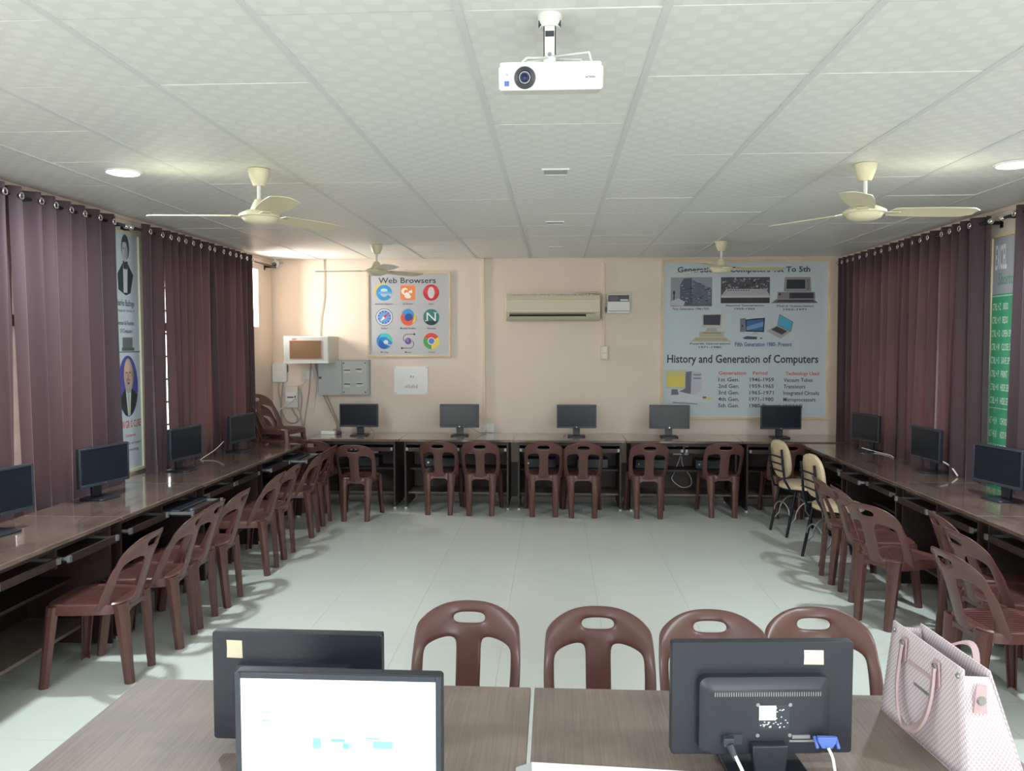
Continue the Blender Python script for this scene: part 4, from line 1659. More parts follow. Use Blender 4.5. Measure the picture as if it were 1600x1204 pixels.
rows = [('ALT + H, H', 'CHOOSE FILL COLOUR'), ('ALT + H, B', 'ADD BORDERS'), ('ALT + H, D, C', 'DELETE COLUMN'), ('ALT + H, A, C', 'CENTRE ALIGN CELL DATA'), ('SHIFT + F10', 'CONTEXT MENU')]
y = 0.56
for a, b_ in rows:
    p.text(a, 0.035, 0.035 + 0.0100 * len(a), y, 0.048, WH, 0.01)
    p.text(b_, 0.18, 0.18 + 0.0165 * len(b_), y, 0.048, WH, 0.01)
    y -= 0.097
p.lines('lettering', t, M)

# ------------------------------------------------------------------ ceiling fans
def blade_mesh():
    n = 10
    top, bot = [], []
    mb = MB()
    rings = []
    for k in range(n + 1):
        s = k / n
        r = 0.145 + 0.475 * s
        w = 0.058 + 0.020 * math.sin(PI * min(1, s * 0.75)) - (0.035 * max(0, (s - 0.92) / 0.08))
        tilt = -rd(10 - 2 * s)
        z = 0.0
        a = Vector((r, -w, -w * math.sin(tilt)))
        b_ = Vector((r, 0, 0.004))
        c = Vector((r, w, w * math.sin(tilt)))
        rings.append([a, b_, c, c + Vector((0, 0, 0.003)), b_ + Vector((0, 0, 0.003)), a + Vector((0, 0, 0.003))])
    return mb.loft(rings)


def make_fan():
    t = thing('ceiling_fan', 'x', 'fan')
    # origin at the ceiling
    part('canopy', MB().lathe([(0.060, -0.001), (0.062, -0.006), (0.052, -0.045), (0.036, -0.085), (0.030, -0.092), (0.0, -0.092)], 24), M_cream, t, smooth=40)
    part('rod', MB().tube([(0, 0, -0.09), (0, 0, -0.19)], 0.011, 12), M_white, t, smooth=40)
    part('lower_cup', MB().lathe([(0.012, -0.165), (0.024, -0.168), (0.036, -0.19), (0.052, -0.228), (0.056, -0.235), (0.0, -0.235)], 24), M_cream, t, smooth=40)
    part('motor', MB().lathe([(0.0, -0.226), (0.072, -0.232), (0.100, -0.246), (0.112, -0.254), (0.112, -0.266), (0.098, -0.270), (0.086, -0.290), (0.050, -0.303), (0.0, -0.307)], 32), M_cream, t, smooth=40)
    for k in range(3):
        a = rd(120 * k)
        bl_ = part('blade', blade_mesh(), M_cream, t, smooth=40)
        bl_.location = (0, 0, -0.258)
        bl_.rotation_euler = (0, 0, a)
        part('blade_arm', MB().prism([(0.085, -0.022), (0.155, -0.03), (0.19, -0.022), (0.19, 0.022), (0.155, 0.03), (0.085, 0.022)], -0.0045, -0.001), M_cream, bl_)
    return t


fan0 = make_fan()
G = 'cream three blade ceiling fans'
fan0.location = (-1.655, 4.42, HC)
fan0.rotation_euler = (0, 0, rd(183))
tag(fan0, 'cream ceiling fan nearer the camera on the left, one blade edge on', 'fan', G)
dup(fan0, (1.685, 4.46, HC), rd(5), 'cream ceiling fan nearer the camera on the right', G)
dup(fan0, (-1.75, 7.79, HC), rd(176), 'cream ceiling fan far left, in front of the web browsers board', G)
dup(fan0, (1.59, 7.72, HC), rd(5), 'cream ceiling fan far right, in front of the history board', G)

# downlights
M_led = mat('led_diffuser', (0.86, 0.95, 1.0, 1), 0.4, emit=9.0)
dl = None
for k, (x, y, lab) in enumerate(((-2.437, 4.42, 'round white ceiling downlight above the left curtains'), (2.483, 4.49, 'round white ceiling downlight at the right frame edge'))):
    t = thing('downlight', lab, 'ceiling light', (x, y, HC), 0, 'round ceiling downlights')
    part('rim', MB().lathe([(0.086, 0.0), (0.100, -0.001), (0.101, -0.006), (0.094, -0.012), (0.087, -0.012)], 32), M_white, t, smooth=40)
    part('diffuser', MB().lathe([(0.0, -0.004), (0.086, -0.004), (0.086, -0.013), (0.07, -0.018), (0.0, -0.020)], 32), M_led, t, smooth=40)
    for yy in (y, y - 3.3):
        d = bpy.data.lights.new('downlight_lamp', 'AREA')
        d.shape = 'DISK'
        d.size = 0.15
        d.energy = 50
        d.color = (0.86, 0.96, 1.0)
        o = bpy.data.objects.new('downlight_lamp', d)
        COL.objects.link(o)
        o.location = (x, yy, HC - 0.024)

# ceiling grilles
for (x, y, w, d, lab) in ((0.005, 4.56, 0.155, 0.155, 'white framed square ceiling vent nearest the projector'), (0.003, 6.45, 0.15, 0.13, 'pale ceiling vent midway to the back wall'),
                          (0.017, 8.09, 0.15, 0.12, 'faint ceiling vent closest to the air conditioner')):
    t = thing('ceiling_vent', lab, 'vent', (x, y, HC), 0, 'ceiling vents in the middle row')
    f = MB()
    e = 0.012
    f.box(-w / 2, w / 2, -d / 2, -d / 2 + e, -0.008, 0).box(-w / 2, w / 2, d / 2 - e, d / 2, -0.008, 0)
    f.box(-w / 2, -w / 2 + e, -d / 2 + e, d / 2 - e, -0.008, 0).box(w / 2 - e, w / 2, -d / 2 + e, d / 2 - e, -0.008, 0)
    part('frame', f, M_white, t)
    part('grille', MB().box(-w / 2 + e, w / 2 - e, -d / 2 + e, d / 2 - e, -0.004, -0.001), M_greymetal, t)

# ------------------------------------------------------------------ projector
t = thing('ceiling_projector', 'white projector with round dark lens hanging under the ceiling', 'projector', (-0.012, 2.42, 2.485))
pw = 0.298
body = MB().prism(rounded(-pw / 2, pw / 2, 0.0, 0.066, 0.008), -0.11, 0.11, MXZ)
part('body', body, M_white, t, bevel=0.003)
part('lid', MB().prism(rounded(-pw / 2 + 0.004, pw / 2 - 0.006, 0.062, 0.076, 0.006), -0.106, 0.106, MXZ), M_white, t)
Ml = Matrix.Translation((-0.074, -0.110, 0.034)) @ Matrix.Rotation(PI / 2, 4, 'X')
ln = part('lens', MB().lathe([(0.0305, -0.01), (0.0305, 0.004), (0.029, 0.008), (0.019, 0.010), (0.018, 0.002), (0.0, 0.001)], 32, M=Ml), M_black, t, smooth=40)
part('lens_ring', MB().lathe([(0.013, 0.003), (0.016, 0.008), (0.0165, 0.012), (0.0145, 0.012), (0.012, 0.003)], 28, M=Ml), M_steelgrey, ln, smooth=40)
part('lens_glass', MB().lathe([(0.0, 0.0075), (0.007, 0.006), (0.0115, 0.0035), (0.0115, 0.002), (0, 0.002)], 24, M=Ml), mat('lens_glass_blue', rgb(20, 36, 84), 0.05), ln, smooth=40)
part('blue_label', MB().box(-0.133, -0.119, -0.1108, -0.110, 0.012, 0.026), mat('label_blue', rgb(88, 108, 176), 0.5), t)
part('indicator', MB().lathe([(0.0035, 0), (0.0035, 0.001)], 12, M=Matrix.Translation((-0.125, -0.110, 0.043)) @ Matrix.Rotation(PI / 2, 4, 'X')), M_steelgrey, t)
pp = Print()
pp.text('ACTION', 0.098, 0.126, 0.031, 0.0052, (60, 62, 70), 0.02)
pp.build('lettering', t, Matrix.Translation((0, -0.1103, 0)) @ Matrix(((1, 0, 0, 0), (0, 0, -1, 0), (0, 1, 0, 0), (0, 0, 0, 1))))
body_parts = list(t.children)
mt = MB()
mt.box(-0.022, 0.014, -0.02, -0.017, 0.112, 0.215).box(-0.022, -0.019, -0.02, 0.02, 0.112, 0.215).box(0.011, 0.014, -0.02, 0.02, 0.112, 0.215)
part('mount_post', mt, M_white, t)
part('mount_screw', MB().lathe([(0.006, 0), (0.006, 0.003)], 12, M=Matrix.Translation((-0.004, -0.020, 0.13)) @ Matrix.Rotation(PI / 2, 4, 'X')), M_steelgrey, t)
part('mount_screw', MB().cbox((-0.004, -0.012, 0.19), (0.026, 0.02, 0.016)), M_darkgrey, t)
part('ceiling_plate', MB().lathe([(0.030, 0.212), (0.036, 0.225), (0.036, 0.250), (0.0, 0.250)], 24, c=(-0.004, 0, 0)), M_white, t, smooth=40)
for x in (-0.030, 0.022):
    part('clamp_bolt', MB().cbox((x, -0.01, 0.222), (0.015, 0.02, 0.014)), M_darkgrey, t)
body_parts.append(part('swivel', MB().cbox((-0.004, -0.006, 0.091), (0.036, 0.04, 0.014)), M_white, t))
for pts in (((-0.004, -0.02, 0.094), (-0.07, -0.05, 0.092), (-0.085, -0.055, 0.078)), ((0.0, -0.02, 0.096), (0.11, -0.05, 0.104), (0.118, -0.052, 0.078)), ((-0.004, 0.02, 0.094), (-0.07, 0.07, 0.092), (-0.08, 0.07, 0.076)), ((0, 0.02, 0.094), (0.09, 0.07, 0.096), (0.1, 0.07, 0.076))):
    body_parts.append(part('mount_arm', MB().tube(pts, 0.0042, 8), M_white, t, smooth=True))
piv = Matrix.Translation((0, -0.11, 0.033))
TM = piv @ Matrix.Rotation(rd(14), 4, 'X') @ piv.inverted()
for o in body_parts:
    o.matrix_local = TM

# ------------------------------------------------------------------ air conditioner
t = thing('air_conditioner', 'cream split air conditioner mounted high on the back wall', 'air conditioner', (-0.017, YB, 2.02))
w = 1.06
prof = [(0.0, 0.0), (-0.10, 0.0), (-0.165, 0.035), (-0.190, 0.085), (-0.195, 0.24), (-0.175, 0.285), (-0.12, 0.298), (0.0, 0.298)]
MYZ = Matrix(((0, 0, 1, 0), (1, 0, 0, 0), (0, 1, 0, 0), (0, 0, 0, 1)))
ac = mat('aged_cream_plastic', rgb(210, 202, 176), 0.45)
part('body', MB().prism(prof, -w / 2, w / 2, MYZ), ac, t, bevel=0.006)
part('front_panel', MB().prism([(-0.1955, 0.090), (-0.200, 0.095), (-0.201, 0.232), (-0.1955, 0.236)], -w / 2 + 0.012, w / 2 - 0.012, MYZ), ac, t)
part('outlet_slot', MB().prism([(-0.192, 0.072), (-0.165, 0.046), (-0.168, 0.038), (-0.1935, 0.060)], -w / 2 + 0.045, w / 2 - 0.16, MYZ).box(-w / 2 + 0.045, w / 2 - 0.06, -0.197, -0.185, 0.078, 0.084), M_blackmetal, t)
part('louvre', MB().prism([(-0.180, 0.050), (-0.185, 0.045), (-0.150, 0.016), (-0.146, 0.021)], -w / 2 + 0.05, w / 2 - 0.165, MYZ), ac, t)
gr = MB()
for k in range(24):
    x = -w / 2 + 0.06 + k * 0.0385
    gr.box(x, x + 0.022, -0.178, -0.15, 0.286, 0.294)
part('top_grille', gr, M_steelgrey, t)
part('indicator', MB().cbox((w / 2 - 0.06, -0.1795, 0.055), (0.012, 0.006, 0.008)), M_steelgrey, t)
cable('pipe', [(0.24, YB - 0.12, 2.322), (0.40, YB - 0.10, 2.334), (0.50, YB - 0.06, 2.330), (0.532, YB - 0.035, 2.29), (0.540, YB - 0.03, 2.20), (0.540, YB - 0.03, 2.05)], 0.012, ac, 'insulated cream pipe curving over right end of the air conditioner', 'pipe')

# voltage stabiliser
t = thing('voltage_stabilizer', 'small white voltage stabilizer box beside the air conditioner', 'electrical box', (0.722, YB, 2.21))
part('case', MB().box(-0.128, 0.128, -0.085, 0, -0.105, 0.112), M_white, t, bevel=0.006)
pn = part('display_panel', MB().box(-0.118, 0.118, -0.087, -0.085, 0.025, 0.098), M_black, t)
part('brand_strip', MB().box(0.018, 0.108, -0.0885, -0.087, 0.034, 0.050), M_white, pn)
part('meter', MB().box(-0.09, -0.01, -0.0885, -0.087, 0.040, 0.085), mat('meter_red', rgb(84, 40, 56), 0.3), pn)
part('seam', MB().box(-0.118, 0.118, -0.0865, -0.085, -0.082, -0.077), M_darkgrey, t)
part('breaker', MB().box(-0.146, -0.128, -0.06, -0.03, -0.085, -0.035), M_black, t)

# socket box and conduits on the back wall
t = thing('switch_socket', 'narrow cream switch box at the lower end of the conduit', 'switch', (0.570, YB, 1.66))
part('box', MB().box(-0.042, 0.042, -0.05, 0, -0.075, 0.075), M_offwhite, t, bevel=0.004)
part('rocker', MB().box(-0.02, 0.03, -0.056, -0.05, -0.06, -0.012), M_cream, t, bevel=0.002)
part('rocker', MB().box(-0.02, 0.03, -0.056, -0.05, 0.0, 0.06), M_cream, t, bevel=0.002)
M_cond = mat('conduit_cream', rgb(224, 206, 188), 0.6)
o = part('conduit', MB().box(-0.012, 0.012, -0.020, 0, 0, 0.935), M_cond, bevel=0.003, loc=(0.562, YB, 1.735))
tag(o, 'vertical cream conduit behind right end of the air conditioner', 'conduit', 'wall conduits')
o = part('conduit', MB().box(-0.016, 0.016, -0.022, 0, 0, 1.90), M_cond, bevel=0.003, loc=(-0.800, YB, 0.83))
o.rotation_euler = (0, rd(-0.4), 0)
tag(o, 'tall cream conduit from ceiling to desk between the logo board and air conditioner', 'conduit', 'wall conduits')


def wall_socket(x, z, w, h, label, y=YB, group='white wall socket plates'):
    t = thing('wall_socket', label, 'socket', (x, y, z), 0, group)
    part('plate', MB().box(-w / 2, w / 2, -0.018, 0, -h / 2, h / 2), M_white, t, bevel=0.003)
    part('socket_face', MB().box(-w / 2 + 0.008, -0.004, -0.021, -0.018, -h / 2 + 0.012, h / 2 - 0.012), M_offwhite, t)
    hl = MB()
    for dx, dz in ((-w / 4 - 0.008, -0.008), (-w / 4 + 0.008, -0.008), (-w / 4, 0.012)):
        hl.cbox((dx, -0.0215, dz), (0.006, 0.001, 0.007))
    part('socket_holes', hl, M_darkgrey, t)
    part('rocker', MB().box(w / 4 - 0.012, w / 4 + 0.012, -0.024, -0.018, -0.018, 0.018), M_white, t, bevel=0.002)
    return t


wall_socket(-2.865, 1.40, 0.15, 0.10, 'white socket plate on back wall below the cabinet box')
wall_socket(-0.775, 0.79, 0.17, 0.10, 'white socket plate just above the desk at the conduit foot')
wall_socket(-2.03, 0.575, 0.10, 0.09, 'white socket under the left end back desk beside its chair', 8.29 + 0.53, 'sockets on desk back panels')
wall_socket(-0.905, 0.575, 0.11, 0.09, 'white socket between the close pair of chairs under the back desk', 8.29 + 0.53, 'sockets on desk back panels')
s4 = wall_socket(1.40, 0.585, 0.17, 0.10, 'white double socket under the fourth back desk with a dangling loop', 8.29 + 0.53, 'sockets on desk back panels')
for dx in (-0.05, 0.05):
    part('plug', MB().cbox((dx, -0.035, 0.0), (0.04, 0.03, 0.04)), M_black, s4, bevel=0.004)
cable('desk_cable', [(1.40, 8.80, 0.53), (1.33, 8.78, 0.35), (1.30, 8.76, 0.27), (1.40, 8.74, 0.19), (1.50, 8.74, 0.21), (1.50, 8.76, 0.30), (1.42, 8.79, 0.42), (1.41, 8.80, 0.52)], 0.004, M_whitecable,
      'white cable hanging in a loop below the double socket under the back desk')

# cabinet box (network rack)
t = thing('wall_cabinet', 'pale wall cabinet with brown glass door above the sockets in left corner', 'cabinet', (-2.81, YB, 1.545))
part('case', MB().box(-0.20, 0.31, -0.40, 0, 0, 0.30), M_offwhite, t, bevel=0.004)
d = part('door', MB().box(-0.195, 0.305, -0.412, -0.40, 0.02, 0.29), mat('cabinet_door_grey', rgb(196, 200, 196), 0.5), t, bevel=0.003)
part('door_glass', MB().box(-0.12, 0.225, -0.4145, -0.412, 0.055, 0.245), mat('smoked_glass', rgb(132, 108, 84), 0.15), d)
rim = MB()
for q in ((-0.128, -0.12, 0.047, 0.253), (0.225, 0.233, 0.047, 0.253), (-0.12, 0.225, 0.047, 0.055), (-0.12, 0.225, 0.245, 0.253)):
    rim.box(q[0], q[1], -0.4155, -0.412, q[2], q[3])
part('glass_trim', rim, mat('red_brown_trim', rgb(170, 104, 84), 0.5), d)
part('badge', MB().box(-0.10, -0.05, -0.4135, -0.412, 0.262, 0.276), mat('badge_red', rgb(196, 110, 110), 0.5), d)
part('front_lip', MB().box(-0.20, 0.31, -0.420, -0.40, 0.0, 0.018), M_white, t)

# switchboard panel with open door
t = thing('breaker_panel', 'grey electrical breaker panel with its door swung open', 'electrical box', (-2.29, YB, 1.375))
part('case', MB().box(-0.15, 0.165, -0.09, 0, -0.205, 0.20), M_greymetal, t, bevel=0.003)
fp = part('front_plate', MB().box(-0.14, 0.14, -0.096, -0.09, -0.19, 0.185), mat('panel_plate_grey', rgb(186, 190, 184), 0.5), t)
for (x, z) in ((-0.085, 0.075), (0.05, 0.085), (-0.085, -0.085), (0.06, -0.080)):
    br = MB()
    for k in range(4):
        br.box(x - 0.036 + 0.019 * k, x - 0.020 + 0.019 * k, -0.106, -0.096, z - 0.026, z + 0.026)
    part('breaker_row', br, M_white, fp)
    part('breaker_levers', MB().box(x - 0.034, x + 0.036, -0.112, -0.106, z + 0.004, z + 0.016), M_darkgrey, fp)
for (x, z) in ((-0.125, 0.165), (0.125, 0.165), (-0.125, -0.17), (0.125, -0.17)):
    part('screw', MB().cbox((x, -0.098, z), (0.014, 0.004, 0.014)), M_darkgrey, fp)
dr = part('door', MB().box(-0.265, 0, -0.012, 0, -0.20, 0.195), M_greymetal, t, bevel=0.002, loc=(-0.15, -0.092, 0), rot=(0, 0, rd(22)))
part('door_knob', MB().cbox((-0.245, -0.016, 0.0), (0.03, 0.01, 0.025)), M_black, dr)

# blank white plate with marks
t = thing('wall_plate', 'square white plate with faint print on back wall below the logo board', 'sign', (-1.655, YB, 1.335))
part('plate', MB().box(-0.195, 0.195, -0.008, 0, -0.16, 0.165), M_paper, t)
for (x, z) in ((-0.18, 0.15), (0.18, 0.15), (-0.18, -0.145), (0.18, -0.145)):
    part('screw', MB().cbox((x, -0.010, z), (0.010, 0.003, 0.010)), M_steelgrey, t)
mk = MB()
for k in range(7):
    mk.box(-0.07 + 0.02 * k, -0.058 + 0.02 * k, -0.0088, -0.008, -0.085, -0.060 + 0.008 * (k % 3))
mk.box(0.066, 0.078, -0.0088, -0.008, -0.09, -0.045)
mk.box(-0.01, 0.01, -0.0088, -0.008, 0.035, 0.06)
mk.box(0.02, 0.035, -0.0088, -0.008, 0.03, 0.055)
part('printed_marks', mk, M_steelgrey, t)

# corner devices
t = thing('modem_box', 'white rounded modem box with cables on back wall in the left corner', 'electrical box', (-3.185, YB, 1.43))
part('case', MB().prism(rounded(-0.085, 0.085, -0.115, 0.11, 0.025), -0.055, 0, MXZ), M_white, t, bevel=0.005)
part('antenna', MB().box(0.087, 0.095, -0.03, -0.02, 0.0, 0.09), M_black, t)
t = thing('meter_box', 'white meter box with a small display below the wall cabinet', 'electrical box', (-3.045, YB, 1.145))
part('case', MB().box(-0.075, 0.075, -0.06, 0, -0.125, 0.125), M_offwhite, t, bevel=0.004)
part('cover', MB().box(-0.065, 0.065, -0.07, -0.06, -0.05, 0.06), M_white, t, bevel=0.003)
part('display', MB().box(-0.045, 0.03, -0.0715, -0.07, -0.01, 0.004), M_darkgrey, t)
part('button', MB().box(0.042, 0.055, -0.073, -0.07, -0.02, 0.015), M_black, t)
G = 'cables in the left back corner'
yb = YB - 0.02
cable('wall_cable', [(-3.20, yb, 1.33), (-3.21, yb, 1.22), (-3.19, yb, 1.10), (-3.18, yb, 0.90), (-3.18, yb, 0.70)], 0.009, M_cable, 'thick grey cable dropping from the modem box', group=G)
cable('wall_cable', [(-3.15, yb, 1.33), (-3.17, yb, 1.18), (-3.175, yb, 1.0), (-3.12, yb, 0.87), (-3.02, yb, 0.84), (-2.95, yb, 0.92), (-3.0, yb, 1.04)], 0.008, M_cable, 'grey cable looping from the modem box up to the meter box', group=G)
cable('wall_cable', [(-3.06, yb, 1.03), (-3.02, yb, 0.95), (-2.99, yb, 0.90), (-3.0, yb, 0.85)], 0.010, M_cable, 'short grey cable below the meter box', group=G)
cable('wall_cable', [(-2.96, yb - 0.01, 1.28), (-2.93, yb - 0.02, 1.12), (-2.95, yb, 0.95), (-2.93, yb, 0.80), (-2.93, yb, 0.70)], 0.009, M_cable, 'grey cable hanging right of the meter box', group=G)
cable('wall_cable', [(-2.88, yb, 1.34), (-2.97, yb - 0.01, 1.25), (-3.04, yb - 0.02, 1.27), (-3.10, yb, 1.22), (-3.06, yb, 1.27)], 0.007, M_whitecable, 'white lead from the socket plate to the meter box', group=G)
cable('wall_cable', [(-2.98, yb - 0.06, 1.14), (-3.10, yb - 0.07, 1.05), (-3.22, yb - 0.07, 0.97)], 0.007, M_whitecable, 'straight white rod-like lead crossing the meter box', group=G)
G = 'cables from the wall cabinet'
for k, (x0, pts, lab) in enumerate(((-2.74, [(-2.71, 1.4), (-2.65, 1.2), (-2.57, 1.0), (-2.49, 0.80), (-2.51, 0.755)], 'grey cable from cabinet to desk, right of its bundle'),
                                    (-2.77, [(-2.74, 1.4), (-2.69, 1.2), (-2.60, 1.0), (-2.52, 0.82), (-2.54, 0.755)], 'grey cable from cabinet to desk, left of its bundle'),
                                    (-2.82, [(-2.84, 1.25), (-2.88, 1.0), (-2.92, 0.76)], 'grey cable from cabinet down past the socket plate'),
                                    (-2.78, [(-2.76, 1.3), (-2.78, 1.1), (-2.80, 0.95)], 'thin white cable hanging from the cabinet underside'))):
    P = [(x0, yb - 0.01, 1.54)] + [(x, yb - 0.01, z) for x, z in pts]
    cable('wall_cable', P, 0.007 if k < 3 else 0.005, M_cable if k < 3 else M_whitecable, lab, group=G)
cable('ceiling_wire', [(-2.655, YB - 0.01, 2.73), (-2.655, YB - 0.012, 2.5), (-2.665, YB - 0.012, 2.25), (-2.70, YB - 0.012, 2.05), (-2.71, YB - 0.012, 1.846)], 0.005, M_cable,
      'thin dark wire from ceiling down to the wall cabinet', n=6)
cable('desk_cable', [(-2.06, 8.66, 0.86), (-2.02, 8.70, 0.80), (-2.03, 8.84, 0.755), (-2.02, 8.90, 0.60)], 0.003, M_cable, 'thin cable behind the leftmost back wall monitor')
cable('desk_cable', [(-3.05, 7.15, 0.86), (-3.07, 7.0, 0.80), (-3.07, 6.72, 0.757), (-3.0, 6.6, 0.756)], 0.004, M_whitecable, 'white cable trailing over left desk from the pale based monitor')
cable('desk_cable', [(2.92, 7.66, 0.775), (3.0, 7.5, 0.757), (3.03, 7.3, 0.757), (3.0, 7.15, 0.757)], 0.004, M_whitecable, 'white cable on right desk behind the farthest monitor')
cable('desk_cable', [(3.00, 6.35, 0.86), (3.05, 6.25, 0.82), (3.06, 6.15, 0.76)], 0.006, M_whitecable, 'white plug lead behind the middle right monitor')
cable('desk_cable', [(-0.97, 8.68, 0.86), (-0.90, 8.74, 0.82), (-0.82, 8.80, 0.765), (-0.78, 8.88, 0.76), (-0.775, 9.05, 0.775)], 0.004, M_cable, 'dark lead from second back monitor to the socket plate')
cable('desk_cable', [(0.10, 8.60, 0.765), (0.12, 8.75, 0.757), (0.13, 8.90, 0.75)], 0.003, M_black, 'short black lead on the centre back desk')

# small stuff on the corner of the back desk
t = thing('power_strip', 'white power strip with plugs on the corner of the back desk', 'power strip', (-2.50, 8.72, 0.75))
part('body', MB().box(-0.10, 0.06, -0.03, 0.03, 0, 0.035), M_white, t, bevel=0.004)
part('plug', MB().cbox((0.10, 0.0, 0.02), (0.05, 0.035, 0.04)), M_darkgrey, t, bevel=0.004)
part('plug', MB().cbox((0.02, 0.0, 0.05), (0.04, 0.03, 0.03)), M_cable, t, bevel=0.004)

# security camera
t = thing('security_camera', 'small white security camera in the left back corner under the ceiling', 'camera', (-3.17, 8.93, HC))
part('mount', MB().lathe([(0.035, -0.001), (0.035, -0.012), (0.014, -0.016), (0.014, -0.05), (0.0, -0.05)], 20), M_white, t, smooth=40)
Mc = Matrix.Translation((0.0, -0.0, -0.065)) @ Matrix.Rotation(rd(105), 4, 'X') @ Matrix.Rotation(rd(0), 4, 'Y')
part('body', MB().lathe([(0.0, -0.05), (0.028, -0.048), (0.034, -0.03), (0.034, 0.035), (0.030, 0.04), (0.0, 0.04)], 20, M=Mc), M_white, t, smooth=40)
part('lens', MB().lathe([(0.0, 0.04), (0.027, 0.04), (0.025, 0.046), (0.0, 0.048)], 20, M=Mc), M_black, t, smooth=40)
part('connector', MB().tube([(0.0, 0.04, -0.06), (0.06, 0.07, -0.045)], 0.012, 8), M_cable, t)

# ------------------------------------------------------------------ beige cushioned chairs
def make_steel_chair():
    t = thing('cushioned_chair', 'x', 'chair')
    # faces +Y; rear at -Y
    def ell(cx, cy, z, a, b_, n=24):
        return [(cx + a * math.cos(2 * PI * k / n), cy + b_ * math.sin(2 * PI * k / n), z) for k in range(n)]
    st = MB().loft([ell(0, 0.0, 0.425, 0.185, 0.185), ell(0, 0.0, 0.435, 0.20, 0.20), ell(0, 0, 0.465, 0.20, 0.20), ell(0, 0, 0.480, 0.17, 0.17)])
    part('seat', st, M_beige, t, smooth=50)
    # backrest: upright rounded pad, leaning back
    pts = []
    n = 32
    for k in range(n):
        a = 2 * PI * k / n
        x = 0.165 * math.copysign(abs(math.cos(a)) ** 0.75, math.cos(a))
        z = 0.175 * math.copysign(abs(math.sin(a)) ** 0.8, math.sin(a))
        pts.append((x, z))
    Mb = Matrix.Translation((0, -0.225, 0.70)) @ Matrix.Rotation(rd(8), 4, 'X')
    rg = []
    for sc, y in ((0.86, -0.014), (1.0, -0.004), (1.0, 0.022), (0.86, 0.036)):
        rg.append([Mb @ Vector((x * sc, y + 0.35 * x * x, z * sc)) for x, z in pts])
    part('backrest', MB().loft(rg), M_beige, t, smooth=50)
    r = 0.011
    fr = MB()
    for s in (-1, 1):
        fr.tube([(s * 0.115, -0.265, 0.80), (s * 0.115, -0.250, 0.66), (s * 0.125, -0.235, 0.52), (s * 0.15, -0.19, 0.43), (s * 0.16, -0.05, 0.412), (s * 0.16, 0.12, 0.412)], r, 10)
    fr.tube([(-0.16, 0.12, 0.412), (0.16, 0.12, 0.412)], r, 10)
    fr.tube([(-0.155, -0.14, 0.412), (0.155, -0.14, 0.412)], r, 10)
    part('frame', fr, M_blackmetal, t, smooth=60)
    for z in (0.60, 0.665, 0.73):
        y = -0.225 - 0.03 - (z - 0.70) * 0.12
        part('back_strap', MB().tube([(-0.115, y - 0.012, z), (0, y + 0.0, z - 0.002), (0.115, y - 0.012, z)], 0.008, 8), M_blackmetal, t, smooth=True)
    for s in (-1, 1):
        part('leg', MB().tube([(s * 0.15, -0.14, 0.41), (s * 0.155, -0.22, 0.0)], 0.013, 10), M_blackmetal, t, smooth=60)
        part('leg', MB().tube([(s * 0.15, 0.12, 0.41), (s * 0.155, 0.21, 0.0)], 0.013, 10), M_blackmetal, t, smooth=60)
        arc = [(s * 0.151, 0.0 + 0.135 * math.cos(a), 0.17 + 0.15 * math.sin(a)) for a in [PI * k / 12 for k in range(13)]]
        arc = [(s * 0.152, -0.185, 0.12)] + arc[::-1] + [(s * 0.152, 0.17, 0.12)]
        part('leg_brace', MB().tube(arc, 0.007, 8), M_steelgrey, t, smooth=60)
    arc = [(0.14 * math.cos(a), -0.19, 0.20 + 0.10 * math.sin(a)) for a in [PI * k / 12 for k in range(13)]]
    part('leg_brace', MB().tube(arc, 0.007, 8), M_steelgrey, t, smooth=60)
    return t


sc0 = make_steel_chair()
G = 'beige cushioned steel chairs'
tag(sc0, 'beige cushioned black steel chair, farther of the two near the right corner', 'chair', G)
sc0.location = (2.30, 7.46, 0)
sc0.rotation_euler = (0, 0, rd(-90 + 12))
dup(sc0, (2.30, 6.50, 0), rd(-90 + 8), 'beige cushioned black steel chair, nearer one behind the plastic chairs', G)

# ------------------------------------------------------------------ keyboards, mice, computer cases
def make_keyboard():
    t = thing('keyboard', 'x', 'keyboard')
    part('body', MB().box(-0.215, 0.215, -0.065, 0.065, 0, 0.016), M_darkgrey, t, bevel=0.003)
    kb = MB()
    for r_ in range(5):
        for c in range(18):
            x = -0.205 + c * 0.0228
            kb.box(x, x + 0.019, -0.055 + r_ * 0.022, -0.037 + r_ * 0.022, 0.016, 0.022)
    o = part('keys', kb, M_black, t)
    return t


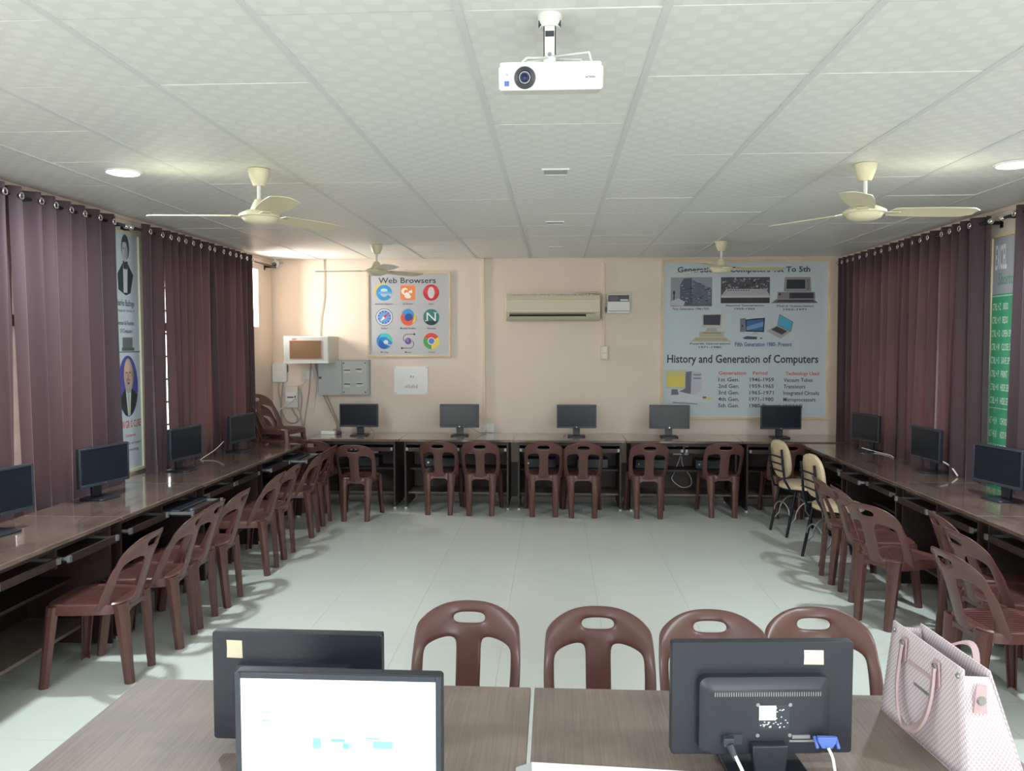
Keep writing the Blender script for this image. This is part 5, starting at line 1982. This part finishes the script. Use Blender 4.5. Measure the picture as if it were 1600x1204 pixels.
kb0 = make_keyboard()
G = 'black keyboards on pulled out trays'
TZ = 0.6425
kbs = [(-2.44 - 0.10, 5.29, PI / 2, 'black keyboard on the tray next to the fourth left chair'), (-2.44 - 0.08, 7.62, PI / 2, 'black keyboard on the farthest left tray'),
       (-2.60, 7.05, PI / 2, 'black keyboard second from the back on left trays')]
for k, (x, y, rz, lab) in enumerate(kbs):
    if k == 0:
        kb0.location = (x, y, TZ)
        kb0.rotation_euler = (0, 0, rz)
        tag(kb0, lab, 'keyboard', G)
    else:
        dup(kb0, (x, y, TZ), rz, lab, G)
t = thing('mouse', 'dark mouse on the tray beside the keyboard, left row', 'mouse', (-2.40, 5.10, TZ))
part('shell', MB().lathe([(0.0, 0.032), (0.018, 0.029), (0.028, 0.018), (0.031, 0.0)], 16), M_darkgrey, t, smooth=50)
t['group'] = 'mice'


def make_pc():
    t = thing('computer_case', 'x', 'computer')
    part('case', MB().box(-0.17, 0.17, -0.005, 0.22, 0, 0.10), M_black, t, bevel=0.004)
    fp_ = part('front_plate', MB().box(-0.165, 0.165, -0.012, -0.005, 0.006, 0.094), M_darkgrey, t, bevel=0.002)
    part('drive_slot', MB().box(0.02, 0.15, -0.014, -0.012, 0.055, 0.078), M_black, fp_)
    part('power_button', MB().lathe([(0.010, 0), (0.010, 0.003)], 16, M=Matrix.Translation((-0.13, -0.012, 0.05)) @ Matrix.Rotation(PI / 2, 4, 'X')), M_silver, fp_)
    return t


pc0 = make_pc()
G = 'black computer cases on desk shelves'
spots = [(-2.86, 3.62, PI / 2, 'black computer case on the shelf of the closest left desk, at frame edge'),
         (-2.10, 8.63, 0, 'black computer case behind the leftmost back row chair'),
         (-0.15, 8.63, 0, 'black computer case behind the chair below air conditioner left end'),
         (0.42, 8.63, 0, 'black computer case behind the chair below the middle back monitor'),
         (1.05, 8.63, 0, 'black computer case behind the lone chair, left of double socket'),
         (1.70, 8.63, 0, 'black computer case right of the double socket under the back desk'),
         (-1.25, 8.63, 0, 'black computer case behind the left chair of the close pair'),
         (2.86, 6.20, -PI / 2, 'black computer case on a shelf under the right desks')]
for k, (x, y, rz, lab) in enumerate(spots):
    if k == 0:
        pc0.location = (x, y, 0.4085)
        pc0.rotation_euler = (0, 0, rz)
        tag(pc0, lab, 'computer', G)
    else:
        dup(pc0, (x, y, 0.4085), rz, lab, G)
